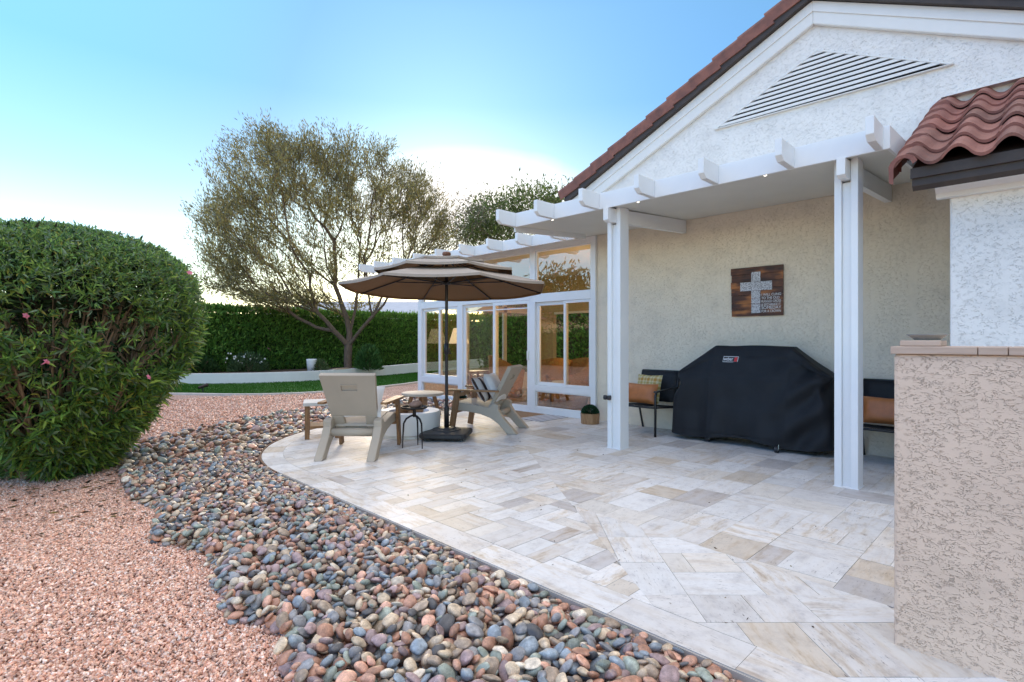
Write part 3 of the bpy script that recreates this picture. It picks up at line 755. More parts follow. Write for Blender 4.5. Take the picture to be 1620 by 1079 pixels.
# end wall (y=10.2) and back wall windows
q = MB()
for x0, x1 in ((7.29, 7.34), (8.55, 8.65), (9.85, 9.95), (11.1, 11.3)): q.box(x0, x1, 10.14, 10.22, 0, 3.0)
q.box(7.34, 11.1, 10.14, 10.22, 0, .45); q.box(7.34, 11.1, 10.14, 10.22, 2.05, 2.2); q.build('end_frame', MT['alum'], sr)
q = MB(); q.add([(7.34, 10.18, .45), (11.1, 10.18, .45), (11.1, 10.18, 2.05), (7.34, 10.18, 2.05)], [(0, 1, 2, 3)]); q.add([(7.34, 10.18, 2.2), (11.1, 10.18, 2.2), (11.1, 10.18, 3.0), (7.34, 10.18, 3.0)], [(0, 1, 2, 3)]); q.build('pane', MT['glass'], sr)
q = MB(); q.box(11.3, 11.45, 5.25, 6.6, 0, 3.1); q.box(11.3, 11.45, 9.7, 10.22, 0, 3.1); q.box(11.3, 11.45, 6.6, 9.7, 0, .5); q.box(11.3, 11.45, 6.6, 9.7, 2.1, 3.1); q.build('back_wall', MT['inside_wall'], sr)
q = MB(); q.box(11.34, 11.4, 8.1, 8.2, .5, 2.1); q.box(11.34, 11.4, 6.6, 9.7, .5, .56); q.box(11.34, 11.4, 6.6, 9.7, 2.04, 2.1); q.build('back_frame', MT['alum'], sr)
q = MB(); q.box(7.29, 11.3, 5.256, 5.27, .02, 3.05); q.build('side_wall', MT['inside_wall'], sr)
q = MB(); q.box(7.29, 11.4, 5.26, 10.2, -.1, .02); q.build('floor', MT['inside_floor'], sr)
q = MB(); q.hexa([(7.235, 5.31, sz(7.235)), (11.6, 5.31, 3.07), (11.6, 11.2, 3.07), (7.235, 11.2, sz(7.235)), (7.235, 5.31, 3.16), (11.6, 5.31, 3.2), (11.6, 11.2, 3.2), (7.235, 11.2, 3.16)]); q.build('roof', MT['soffit'], sr)
q = MB(); q.box(9.3, 10.2, 5.272, 5.32, .02, 2.1); q.build('inner_door', MT['brown_wood'], sr)

# furniture seen through the glass
def wicker_chair(loc, rz, label, first=[None]):
    if first[0] is None:
        t = thing('wicker_chair', label, 'armchair', group='wicker armchairs in the sunroom')
        m = MB(); vs = []; N = 28
        a0, a1 = math.radians(-140), math.radians(140)      # open to +x? shell opens towards local +x after shift
        for (rr, zz) in ((.30, .02), (.36, .40), (.39, None), (.33, None), (.30, .40), (.26, .05)):
            for k in range(N+1):
                a = math.pi+a0+(a1-a0)*k/N; u = abs(k/N-.5)*2
                top = .88-.26*min(1, (u/.75))**2 if u < .8 else .62-.05*(u-.8)/.2
                vs.append((rr*math.cos(a), rr*math.sin(a), top if zz is None else zz))
        m.add(vs, [(i*(N+1)+k, i*(N+1)+k+1, (i+1)*(N+1)+k+1, (i+1)*(N+1)+k) for i in range(5) for k in range(N)])
        recalc(m.build('shell', MT['wicker'], t, smooth=True))
        m = MB(); m.lathe([(0, .36), (.27, .36), (.30, .40), (.30, .44), (.27, .47), (0, .48)], 24); m.build('seat', MT['pillow_white'], t, smooth=True)
        m = MB(); m.lathe([(.26, 0), (.29, .0), (.30, .36), (0, .36)], 24); m.build('base', MT['wicker'], t, smooth=True)
        first[0] = t
    else:
        t = copy_tree(first[0])
    t.location = loc; t.rotation_euler = (0, 0, rz); t['label'] = label; t.scale = (1.15, 1.15, 1.08)
    return t
wicker_chair((8.25, 7.15, .02), math.radians(60), 'wicker armchair with its back close to the glass of the sliding door')
wicker_chair((8.75, 8.9, .02), math.radians(-30), 'wicker armchair deeper in the sunroom seen through the far door panel')
wicker_chair((8.6, 6.0, .02), math.radians(100), 'wicker armchair seen through the window nearest the stucco wall')
wicker_chair((8.1, 6.55, .02), math.radians(170), 'wicker armchair behind the mullion between door and window')
q = pillow(.42, .34, .15).build('dark_pillow', MT['sling'], None, smooth=True); q.location = (8.18, 7.12, .74); q.rotation_euler = (.2, .1, math.radians(-25)); tag(q, 'black pillow on the wicker armchair behind the sliding door', 'pillow')
t = thing('floor_lamp', 'floor lamp with a pale cone shade inside the sunroom', 'lamp', (8.0, 9.75, .02))
m = MB(); m.lathe([(0, 0), (.13, 0), (.13, .02), (.02, .03), (.012, .04), (.012, 1.42)], 16); m.build('stand', MT['black'], t, smooth=True)
m = MB(); m.lathe([(.24, 1.22), (.13, 1.58)], 24); m.build('lamp_shade', MT['shade'], t, smooth=True)
t = thing('side_table', 'small wooden side table beside the floor lamp in the sunroom', 'table', (8.35, 9.6, .02))
m = MB(); m.box(-.3, .3, -.22, .22, .55, .58); m.build('tabletop', MT['wood'], t)
for sx in (-1, 1):
    for sy in (-1, 1): m = MB(); m.box(sx*.26-.02, sx*.26+.02, sy*.18-.02, sy*.18+.02, 0, .55); m.build('leg', MT['wood'], t)
t = thing('table_lamp', 'lamp with a terracotta drum shade in the sunroom corner', 'lamp', (9.2, 5.75, .02))
m = MB(); m.lathe([(0, 0), (.11, 0), (.11, .02), (.012, .03), (.012, 1.3)], 16); m.build('stand', MT['black'], t, smooth=True)
m = MB(); m.lathe([(.17, 1.2), (.17, 1.42)], 24); m.build('lamp_shade', M('terracotta_shade', (.55, .17, .08), .8, transl=.4), t, smooth=True)
pl = bpy.data.lights.new('table_lamp_bulb', 'POINT'); pl.energy = 30; pl.color = (1, .66, .28); pl.shadow_soft_size = .06
po_ = bpy.data.objects.new('bulb', pl); COL.objects.link(po_); po_.parent = t; po_.location = (0, 0, 1.50)
t = thing('coffee_table', 'low white coffee table between the wicker armchairs', 'table', (8.85, 7.4, .02), .3)
m = MB(); m.box(-.4, .4, -.3, .3, .5, .54); m.build('tabletop', MT['wood'], t)
for sx in (-1, 1):
    for sy in (-1, 1): m = MB(); m.box(sx*.35-.02, sx*.35+.02, sy*.25-.02, sy*.25+.02, 0, .5); m.build('leg', MT['alum'], t)

# wall sign with cross and lettering
t = thing('wall_sign', 'square dark wood plank sign with white cross and hymn lettering on the stucco wall', 'sign', (WX, 2.69, 1.94), world=True)
X0 = WX-.035; ya, yb, za, zb2 = 3.025, 2.37, 1.625, 2.268
def m_sign():
    m, nt, b, out = newmat('burnt_plank'); tc = node(nt, 'ShaderNodeTexCoord')
    mp = node(nt, 'ShaderNodeMapping'); mp.inputs['Scale'].default_value = (8, 2.2, 26); nt.links.new(tc.outputs['Object'], mp.inputs[0])
    n1 = node(nt, 'ShaderNodeTexNoise', i_Scale=1.2, i_Detail=7, i_Roughness=.6); nt.links.new(mp.outputs[0], n1.inputs[0])
    mp2 = node(nt, 'ShaderNodeMapping'); mp2.inputs['Scale'].default_value = (1, 4, 9); nt.links.new(tc.outputs['Object'], mp2.inputs[0])
    n2 = node(nt, 'ShaderNodeTexNoise', i_Scale=1.0, i_Detail=2); nt.links.new(mp2.outputs[0], n2.inputs[0])
    f = mix(nt, n1.outputs[0], n2.outputs[0], .62)
    nt.links.new(ramp(nt, f, [(.36, (.022, .008, .005)), (.5, (.10, .03, .010)), (.64, (.42, .15, .035))]), b.inputs['Base Color']); b.inputs['Roughness'].default_value = .5
    return m
sm_ = m_sign(); q = MB()
for k in range(7):
    z0 = za+(zb2-za)*k/7; z1 = za+(zb2-za)*(k+1)/7; e0 = random.uniform(-.008, .008)
    q.box(X0+random.uniform(-.002, .002), WX-.012, yb, ya+e0, z0+.001, z1-.001)
q.build('board', sm_, t, bevel=.002)
def m_cross():
    m, nt, b, out = newmat('distressed_white'); tc = node(nt, 'ShaderNodeTexCoord')
    n1 = node(nt, 'ShaderNodeTexNoise', i_Scale=70, i_Detail=5, i_Roughness=.7); nt.links.new(tc.outputs['Object'], n1.inputs[0])
    nt.links.new(ramp(nt, n1.outputs[0], [(.40, (.10, .10, .12)), (.52, (.62, .62, .64))]), b.inputs['Base Color']); b.inputs['Roughness'].default_value = .8
    return m
q = MB(); cy_ = 2.70
for (a, b2, c, d) in ((cy_-.057, cy_+.057, 2.075, 2.20), (cy_-.20, cy_+.20, 2.012, 2.072), (cy_-.20, cy_+.20, 1.958, 2.010), (cy_-.057, cy_+.057, 1.86, 1.955), (cy_-.057, cy_+.057, 1.785, 1.855), (cy_-.057, cy_+.057, 1.665, 1.78)):
    q.box(X0-.010, X0-.001, a, b2, c, d)
q.build('cross', m_cross(), t)
for k, (s_, wd) in enumerate((('I WILL CLING', .235), ('TO THE OLD', .22), ('RUGGED CROSS', .235), ('& EXCHANGE IT', .235), ('SOMEDAY', .24), ('FOR A CROWN', .235))):
    hgt = .036 if k != 4 else .044
    wall_text(s_, hgt*1.25, (X0-.004, 2.632, 1.882-.0425*k), MT['white'], t, width=wd)
# black twin knob on the post
t = thing('hose_clip', 'black twin knobbed clip fixed low on the post nearest the umbrella', 'clip', (5.43, 3.79, .615), world=True)
q = MB(); q.box(5.425, 5.448, 3.745, 3.825, .60, .63); q.build('bracket', MT['black_plastic'], t, bevel=.004)
for dy in (-.025, .03): q = MB(); q.lathe([(0, -.03), (.024, -.026), (.028, 0), (.024, .026), (0, .03)], 14, (5.42, 3.785+dy, .615)); q.build('knob', MT['black_plastic'], t, smooth=True)

# ------------------------------------------------------------------ PATIO FURNITURE
def adirondack(label, loc, rz):
    """front towards local +x"""
    t = thing('adirondack_chair', label, 'chair', loc, rz, 'taupe adirondack chairs by the fire pit')
    prof = [(.40, .405), (.33, .425), (.10, .395), (-.12, .36), (-.20, .43), (-.27, .40), (-.27, .33), (-.34, .22), (-.545, .0), (-.395, .0), (-.27, .135), (-.15, .215), (.0, .265), (.2, .295), (.40, .31)]
    for s in (-1, 1):
        m = MB(); xz_prism(m, prof, s*.29-(.05 if s > 0 else .045), s*.29+(.045 if s > 0 else .05)); recalc(m.build('rear_leg', MT['grey_plastic'], t, bevel=.012, local=True))
    m = MB(); xz_prism(m, [(.40, .40), (.37, .43), (.10, .395), (-.14, .355), (-.16, .32), (.1, .355), (.36, .385)], -.238, .238); recalc(m.build('seat', MT['grey_plastic'], t, bevel=.008, local=True))
    # backrest: a slab with an arched top, a grip slot high up and an open slot low down
    b0, b1 = Vector((-.13, 0, .37)), Vector((-.43, 0, .935)); ax = (b1-b0); Lb = ax.length; ax.normalize(); nb = Vector((ax.z, 0, -ax.x))
    m = MB()
    def bp(y, s, o): p = b0+ax*s+nb*o; return (p.x, y, p.z)
    wid = lambda s: .255+.055*(s/Lb)
    def panel(ya0, ya1, s0, s1, o0=-.028, o1=.028, e0=None, e1=None):
        # ya as fractions of half width
        m.hexa([bp(ya0*wid(s0), s0, o0), bp(ya1*wid(s0), s0, o0), bp(ya1*wid(s0), s0, o1), bp(ya0*wid(s0), s0, o1), bp(ya0*wid(s1), s1, o0), bp(ya1*wid(s1), s1, o0), bp(ya1*wid(s1), s1, o1), bp(ya0*wid(s1), s1, o1)])
    s1, s2, s3 = .015, .10, Lb
    for (a, b_) in ((-1, -.48), (.48, 1)): panel(a, b_, -.16, s2)
    panel(-.48, .48, -.16, -.06); 
    bk = recalc(m.build('backrest', MT['grey_plastic'], t, bevel=.008, local=True))
    m = MB(); panel(-1, 1, s2+.004, Lb-.20); panel(-1, -.30, Lb-.2, Lb-.115); panel(.30, 1, Lb-.2, Lb-.115); panel(-.30, .30, Lb-.2, Lb-.115, -.012, .028); panel(-1, 1, Lb-.115, Lb)
    bk2 = recalc(m.build('back_panel', MT['grey_plastic'], bk, local=True))
    m = MB(); panel(-.30, .30, Lb-.13, Lb-.117, -.034, -.012); m.build('grip', MT['grey_plastic'], bk, bevel=.003, local=True)
    m = MB(); m.tube([(-.235, -.24, .265), (-.235, .24, .265)], .045, 12); m.build('apron', MT['grey_plastic'], t, smooth=True, local=True)
    for s in (-1, 1):
        m = MB(); z = .585
        poly = [(.47, s*.36-.062), (.50, s*.36-.03), (.50, s*.36+.035), (.46, s*.36+.066), (.1, s*.36+.06), (-.28, s*.36+.035), (-.28, s*.36-.04), (.1, s*.36-.055)]
        m.prism(poly, 2, z, z+.026); o = recalc(m.build('armrest', MT['wood_x'], t, bevel=.005, local=True))
        m = MB(); m.bar((.335, s*.365, z-.002), (.425, s*.365, 0.01), .038, .085, (1, 0, 0)); m.build('front_leg', MT['wood'], t, bevel=.004, local=True)
        m = MB(); m.bar((.36, s*.365, z-.06), (.15, s*.365, z-.012), .028, .05); m.build('arm_brace', MT['wood'], t, local=True)
    m = MB(); m.box(.345, .375, -.34, .34, .27, .36); m.build('stretcher', MT['wood'], t, bevel=.003, local=True)
    return t
adirondack('taupe adirondack chair seen from behind, its back to the camera', (3.205, 5.74, 0), math.radians(43))
adirondack('taupe adirondack chair seen from the side, facing the umbrella pole', (5.35, 5.85, 0), math.radians(118))
def place_pillow(w, h, t, mat, loc, rot, label):
    q = pillow(w, h, t).build('pillow', mat, None, smooth=True); q.location = loc; q.rotation_euler = rot; tag(q, label, 'pillow'); return q
def xf(loc, rz, p):
    c, s = math.cos(rz), math.sin(rz); return (loc[0]+c*p[0]-s*p[1], loc[1]+s*p[0]+c*p[1], p[2])
rz = math.radians(118); L2 = (5.35, 5.85, 0)
place_pillow(.44, .44, .15, MT['pillow_white'], xf(L2, rz, (-.115, .02, .63)), (math.radians(0), math.radians(0), 0), 'white square pillow leaning on the side-on adirondack chair back').rotation_euler = (math.radians(27), 0, rz+math.pi/2)
def m_stripe(name, a, b_, axis, n, soft=.02):
    m, nt, bs, out = newmat(name); tc = node(nt, 'ShaderNodeTexCoord'); s = node(nt, 'ShaderNodeSeparateXYZ'); nt.links.new(tc.outputs['Object'], s.inputs[0])
    mu = node(nt, 'ShaderNodeMath', operation='MULTIPLY'); mu.inputs[1].default_value = n; nt.links.new(s.outputs[axis], mu.inputs[0])
    fr = node(nt, 'ShaderNodeMath', operation='FRACT'); nt.links.new(mu.outputs[0], fr.inputs[0])
    nt.links.new(ramp(nt, fr.outputs[0], [(.0, a), (.48, a), (.52, b_), (1, b_)]), bs.inputs['Base Color']); bs.inputs['Roughness'].default_value = .9
    return m
place_pillow(.42, .40, .13, m_stripe('brown_white_stripe', (.06, .035, .03), (.60, .54, .5), 0, 5.3), xf(L2, rz, (.06, .06, .60)), (0, 0, 0), 'dark brown and white pillow in front of the white pillow').rotation_euler = (math.radians(32), 0, rz+math.pi/2)
rz = math.radians(43); L1 = (3.205, 5.74, 0)
place_pillow(.46, .38, .14, MT['pillow_white'], xf(L1, rz, (-.10, -.075, .60)), (0, 0, 0), 'white pillow peeping past the right edge of the near adirondack chair').rotation_euler = (math.radians(27), 0, rz+math.pi/2)

# umbrella
UXY = (4.47, 5.71)
t = thing('patio_umbrella', 'octagonal three tiered taupe patio umbrella on a black wheeled base', 'umbrella', (*UXY, 0), math.radians(22))
def tier(name, r0, z0, r1, z1, val, par, hole=True):
    m = MB(); vs = []; n = 8; sub = 6
    rows = 7; N = n*sub
    for j in range(rows):
        u = j/(rows-1)
        for k in range(N):
            a0 = 2*math.pi*(k//sub)/n; a1 = 2*math.pi*(k//sub+1)/n; tt = (k % sub)/sub
            p = Vector((math.cos(a0), math.sin(a0), 0)).lerp(Vector((math.cos(a1), math.sin(a1), 0)), tt)
            r = r0+(r1-r0)*u; sag = -.018*math.sin(math.pi*tt)*(1-u*.7)*r0*(.3+math.sin(math.pi*min(1, u+.25)))
            vs.append((p.x*r, p.y*r, z0+(z1-z0)*u+sag))
    for k in range(N):
        x, y, z = vs[k]; vs.append((x*1.002, y*1.002, z-val))
    fs = [(j*N+k, j*N+(k+1) % N, (j+1)*N+(k+1) % N, (j+1)*N+k) for j in range(rows-1) for k in range(N)]
    fs += [(rows*N+k, rows*N+(k+1) % N, (k+1) % N, k) for k in range(N)]
    m.add(vs, fs); o = m.build(name, MT['fabric_top'], par, local=True); o.data.materials.append(MT['fabric_shaded_side'])
    if sum(p.normal.z for p in o.data.polygons) < 0: o.data.flip_normals()
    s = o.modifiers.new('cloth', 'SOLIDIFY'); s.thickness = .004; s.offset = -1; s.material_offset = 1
    return o
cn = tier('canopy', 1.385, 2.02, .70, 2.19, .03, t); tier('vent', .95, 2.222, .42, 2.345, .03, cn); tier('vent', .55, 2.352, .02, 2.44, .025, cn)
wx, wy = -math.radians(1.8)*.39, math.radians(1.8)*.92; cn.rotation_euler = (wx, wy, 0); cn.location = (-wy*2.15, wx*2.15, 0)
RIBROT = cn.rotation_euler.copy()
m = MB(); m.lathe([(0, 2.495), (.05, 2.49), (.06, 2.465), (.05, 2.44), (.015, 2.43), (.0, 2.42)], 14); m.build('finial', MT['brown_wood'], t, smooth=True, local=True)
m = MB(); m.lathe([(.021, .1), (.021, 2.43)], 16); m.build('pole', MT['black'], t, smooth=True, local=True)
m = MB(); m.lathe([(.022, 2.05), (.05, 2.055), (.055, 2.075), (.05, 2.10), (.022, 2.11)], 16); m.build('runner', MT['black'], t, smooth=True, local=True)
m = MB(); m.lathe([(.022, 1.12), (.032, 1.13), (.034, 1.19), (.03, 1.26), (.022, 1.27)], 14); cr = m.build('crank_housing', MT['black'], t, smooth=True, local=True)
m = MB(); m.tube([(.03, 0, 1.2), (.085, 0, 1.2), (.09, 0, 1.13), (.12, 0, 1.13)], .008, 8); m.build('crank_handle', MT['black'], cr, smooth=True, local=True)
for k in range(8):
    a = 2*math.pi*k/8; ca, sa = math.cos(a), math.sin(a)
    m = MB(); m.tube([(ca*.03, sa*.03, 2.395), (ca*.68, sa*.68, 2.172), (ca*1.38, sa*1.38, 2.004)], .009, 6); rb = m.build('rib', MT['black'], t, smooth=True, local=True); rb.rotation_euler = RIBROT; rb.location = cn.location
    m = MB(); m.tube([(ca*.045, sa*.045, 2.075), (ca*.80, sa*.80, 2.135)], .008, 6); m.build('strut', MT['black'], rb, smooth=True, local=True)
bt = MB()
def rrect(h, r, z, n=5):
    out = []
    for cxs, cys, a0 in ((1, 1, 0), (-1, 1, 90), (-1, -1, 180), (1, -1, 270)):
        for k in range(n+1): a = math.radians(a0+90*k/n); out.append((cxs*(h-r)+r*math.cos(a), cys*(h-r)+r*math.sin(a), z))
    return out
rings = [rrect(.30, .09, .035), rrect(.315, .09, .05), rrect(.315, .09, .085), rrect(.30, .085, .10), rrect(.19, .16, .118), rrect(.185, .16, .128), rrect(.12, .115, .136), rrect(.115, .112, .146), rrect(.05, .048, .15)]
nn = len(rings[0]); vs = [p for r_ in rings for p in r_]
bt.add(vs, [(j*nn+k, j*nn+(k+1) % nn, (j+1)*nn+(k+1) % nn, (j+1)*nn+k) for j in range(len(rings)-1) for k in range(nn)]+[tuple(range(nn))[::-1], tuple(range((len(rings)-1)*nn, len(rings)*nn))])
bs = bt.build('base', MT['black_plastic'], t, local=True); bs.rotation_euler = (0, 0, math.radians(18))
m = MB(); m.lathe([(.023, .14), (.034, .14), (.034, .40), (.03, .42), (.023, .43)], 16); m.tube([(.03, 0, .30), (.075, 0, .30)], .012, 8); m.tube([(.03, 0, .2), (.065, 0, .2)], .010, 8); m.build('sleeve', MT['black'], t, smooth=True, local=True)
for sx in (-1, 1):
    for sy in (-1, 1):
        m = MB(); m.tube([(sx*.24-.012, sy*.24, .022), (sx*.24+.012, sy*.24, .022)], .022, 12); m.build('caster', MT['black_plastic'], bs, local=True)

# fire pit
t = thing('fire_pit', 'white round drum fire pit with split logs in its bowl', 'fire pit', (4.27, 6.30, 0))
m = MB(); m.lathe([(0, .0), (.40, 0), (.405, .03), (.43, .05), (.435, .31), (.425, .335), (.30, .335), (.28, .33), (.26, .24), (0, .22)], 48); m.build('drum', MT['white_drum'], t, smooth=False, local=True)
for p in t.children[0].data.polygons: p.use_smooth = True
em = t.children[0].modifiers.new('edge', 'EDGE_SPLIT'); em.split_angle = math.radians(35)
for k, (x, y, a, zz, l) in enumerate(((-.10, .04, .5, .30, .42), (.06, .02, .9, .30, .40), (-.02, -.05, 2.2, .365, .38), (.05, .12, 1.9, .365, .34))):
    m = MB(); dx, dy = math.cos(a)*l/2, math.sin(a)*l/2; m.tube([(x-dx, y-dy, zz), (x+dx, y+dy, zz+.01)], [.045, .042], 7); m.build('log', MT['pot_wood'], t, local=True)

# tripod table with stones
t = thing('tripod_table', 'slender dark iron tripod table with a ring tray', 'table', (3.80, 5.49, 0), .45)
m = MB(); m.lathe([(0, .475), (.145, .475), (.158, .482), (.165, .502), (.158, .502), (.148, .486), (0, .482)], 28); m.build('tray', MT['iron'], t, smooth=True, local=True)
m = MB(); m.lathe([(0, .37), (.018, .372), (.022, .40), (.02, .475)], 10); m.build('hub', MT['iron'], t, smooth=True, local=True)
for k in range(3):
    a = 2*math.pi*k/3+.2; ca, sa = math.cos(a), math.sin(a)
    m = MB(); m.tube([(ca*.012, sa*.012, .395), (ca*.05, sa*.05, .383), (ca*.10, sa*.10, .352), (ca*.128, sa*.128, .30), (ca*.138, sa*.138, .15), (ca*.142, sa*.142, .0)], [.011, .0115, .012, .011, .009, .006], 8); m.build('leg', MT['iron'], t, smooth=True, local=True)
def blob(rx, ry, rz_, seed, n=2, amp=.15):
    import bmesh
    bm = bmesh.new(); bmesh.ops.create_icosphere(bm, subdivisions=n, radius=1)
    for v in bm.verts:
        d = 1+amp*noise.noise(v.co*1.1+Vector((seed*3.1, seed*1.7, seed))); v.co = Vector((v.co.x*rx*d, v.co.y*ry*d, v.co.z*rz_*d))
    V = np.array([v.co[:] for v in bm.verts]); F = np.array([[v.index for v in f.verts] for f in bm.faces]); bm.free(); return V, F
for k, (x, y, r, lab) in enumerate(((3.775, 5.455, .05, 'paler brown decorative stone on the left of the iron tray'), (3.845, 5.50, .056, 'darker brown decorative stone on the right of the iron tray'))):
    V, F = blob(r*1.25, r, r*.8, k+3, 3); o = npmesh('decor_stone', V, F, MT['stone_decor'], None, smooth=True); o.location = (x, y, .486+r*.74); o.rotation_euler = (0, 0, -.7); tag(o, lab, 'stone')

# side tables
t = thing('side_table', 'pale topped wooden side table left of the near adirondack chair', 'table', (3.36, 7.03, 0), math.radians(-25))
m = MB(); m.box(-.24, .24, -.24, .24, .44, .485); m.build('tabletop', MT['concrete'], t, bevel=.008, local=True)
for sx in (-1, 1):
    for sy in (-1, 1): m = MB(); m.box(sx*.19-.03, sx*.19+.03, sy*.19-.022, sy*.19+.022, 0, .439); m.build('leg', MT['wood'], t, bevel=.004, local=True)
m = MB(); m.box(-.155, .155, -.205, .205, .14, .17); m.build('shelf', MT['wood_x'], t, bevel=.003, local=True)
t = thing('side_table', 'low round pale topped table on splayed wooden legs behind the umbrella pole', 'table', (5.48, 7.66, 0), .3)
m = MB(); m.lathe([(0, .365), (.34, .365), (.36, .372), (.365, .39), (.36, .41), (.345, .415), (0, .415)], 36); m.build('tabletop', MT['tan_concrete'], t, smooth=True, local=True); t.children[0].modifiers.new('e', 'EDGE_SPLIT').split_angle = math.radians(40)
for k in range(4):
    a = math.pi/4+k*math.pi/2; m = MB(); m.bar((math.cos(a)*.19, math.sin(a)*.19, .364), (math.cos(a)*.29, math.sin(a)*.29, 0.008), .075, .06, (math.cos(a), math.sin(a), 0)); m.build('leg', MT['wood'], t, bevel=.005, local=True)

# planters
def planter(label, loc, r, h, rz):
    t = thing('planter', label, 'planter', loc, rz)
    m = MB(); m.lathe([(0, .0), (r*.94, 0), (r, h*.9), (r, h), (r*.9, h), (r*.88, h*.85), (0, h*.85)], 10); m.build('pot', MT['pot_wood'], t, local=True)
    return t
t = planter('faceted wooden pot with a clipped boxwood ball beside the sunroom window', (6.86, 5.12, 0), .15, .165, .3)
N = 2600; u = unit(RNG.normal(size=(N, 3))); u[:, 2] = np.abs(u[:, 2])*1.0-.12; rr = .132*RNG.uniform(.8, 1.03, (N, 1))
P_ = u*rr+np.array([0, 0, .17]); Cc = np.array([.022, .075, .03])*RNG.uniform(.5, 1.5, (N, 1))
leaves('boxwood', P_, unit(u+RNG.normal(size=(N, 3))*.5), .022, .012, Cc, MT['leaf_near']).parent = t
t = planter('wooden pot with a dark leafy plant by the far end of the sliding door', (6.82, 8.28, 0), .15, .17, .9)
N = 420; u = unit(RNG.normal(size=(N, 3))); u[:, 2] = np.abs(u[:, 2]); P_ = u*np.array([.09, .09, .10])*RNG.uniform(.2, 1, (N, 1))+np.array([0, 0, .17])
leaves('foliage', P_, unit(u+RNG.normal(size=(N, 3))*.4), .075, .035, np.array([.02, .06, .04])*RNG.uniform(.6, 1.5, (N, 1)), MT['leaf_near']).parent = t

# door mat
t = thing('door_mat', 'flat woven door mat, brown with a grey striped end, outside the sliding door', 'mat', (6.78, 6.4, .002))
m = MB(); m.box(-.33, .33, -.12, .62, 0, .008); m.build('mat', M('brown_coir', (.27, .16, .08), .95, .15, 60, .5, 300), t, bevel=.002, local=True)
m = MB(); m.box(-.36, .36, -.62, -.122, 0, .006); m.build('striped_end', m_stripe('grey_stripe', (.25, .25, .28), (.60, .59, .58), 1, 9), t, bevel=.002, local=True)

# black sling chairs against the wall
def sling_chair(label, loc):
    """faces -x ; local origin at floor centre"""
    t = thing('patio_chair', label, 'chair', loc, 0, 'black sling patio chairs against the stucco wall')
    for s in (-1, 1):
        y = s*.30
        m = MB(); m.tube([(-.32, y, 0), (-.315, y, .56), (-.285, y, .60)], .017, 8); m.build('front_leg', MT['black'], t, smooth=True, local=True)
        m = MB(); m.tube([(.36, y, 0), (.30, y, .18), (.235, y, .40)], .016, 8); m.build('rear_leg', MT['black'], t, smooth=True, local=True)
        m = MB(); m.hexa([(-.33, y-.028, .595), (.27, y-.02, .625), (.27, y+.02, .625), (-.33, y+.028, .595), (-.31, y-.028, .618), (.27, y-.02, .645), (.27, y+.02, .645), (-.31, y+.028, .618)]); m.build('armrest', MT['black'], t, bevel=.005, local=True)
        m = MB(); m.tube([(-.31, y, .395), (.22, y, .355), (.235, y, .40), (.30, y, .66), (.355, y, .86)], .014, 8); m.build('side_rail', MT['black'], t, smooth=True, local=True)
    for (x, z, r) in ((-.31, .39, .015), (.22, .355, .013), (.355, .86, .013)):
        m = MB(); m.tube([(x, -.30, z), (x, .30, z)], r, 8); m.build('cross_rail', MT['black'], t, smooth=True, local=True)
    def sheet(name, pts):
        m = MB(); vs = []; 
        for (x, z, sag) in pts:
            for k in range(7): u = k/6*2-1; vs.append((x, u*.288, z-sag*(1-u*u)))
        n = len(pts); m.add(vs, [(i*7+k, i*7+k+1, i*7+8+k, i*7+7+k) for i in range(n-1) for k in range(6)]); o = m.build(name, MT['sling'], t, smooth=True, local=True); so = o.modifiers.new('s', 'SOLIDIFY'); so.thickness = .006
    sheet('seat', [(-.31, .408, 0), (-.2, .402, .012), (0, .387, .02), (.15, .375, .015), (.21, .372, .005)])
    sheet('backrest', [(.235, .42, 0), (.262, .52, .0), (.295, .66, .0), (.33, .78, .0), (.352, .865, .0)])
    return t
c1 = sling_chair('black sling patio chair with plaid and leather pillows left of the covered grill', (6.83, 4.07, 0))
c2 = copy_tree(c1); c2.location = (6.83, 1.20, 0); c2['label'] = 'black sling patio chair with one leather pillow behind the right hand post'
def m_plaid():
    m, nt, b, out = newmat('yellow_plaid'); tc = node(nt, 'ShaderNodeTexCoord'); s = node(nt, 'ShaderNodeSeparateXYZ'); nt.links.new(tc.outputs['Object'], s.inputs[0]); res = []
    for ax, fq in ((0, 9.0), (2, 9.0)):
        mu = node(nt, 'ShaderNodeMath', operation='MULTIPLY'); mu.inputs[1].default_value = fq; nt.links.new(s.outputs[ax], mu.inputs[0])
        fr = node(nt, 'ShaderNodeMath', operation='FRACT'); nt.links.new(mu.outputs[0], fr.inputs[0]); res.append(ramp(nt, fr.outputs[0], [(.0, (.46, .24, .04)), (.34, (.46, .24, .04)), (.36, (.66, .56, .34)), (.6, (.66, .56, .34)), (.62, (.50, .38, .08)), (.82, (.40, .36, .20)), (.84, (.66, .56, .34))]))
    nt.links.new(mix(nt, res[0], res[1], .5), b.inputs['Base Color']); b.inputs['Roughness'].default_value = .9; return m
def wall_pillow(w, h, t_, mat, loc, tilt, label, yaw=0):
    q = place_pillow(w, h, t_, mat, loc, (0, 0, 0), label); q.rotation_euler = (math.radians(tilt), 0, math.radians(-90+yaw)); return q
wall_pillow(.42, .42, .13, m_plaid(), (6.99, 4.16, .60), -14, 'yellow plaid square pillow against the back of the left patio chair', -4)
wall_pillow(.50, .30, .14, MT['leather'], (6.80, 4.17, .545), -22, 'tan leather lumbar pillow in front of the yellow plaid pillow', 5)
wall_pillow(.50, .30, .14, MT['leather'], (6.90, 1.22, .55), -20, 'tan leather lumbar pillow on the right hand patio chair behind the post', -4)

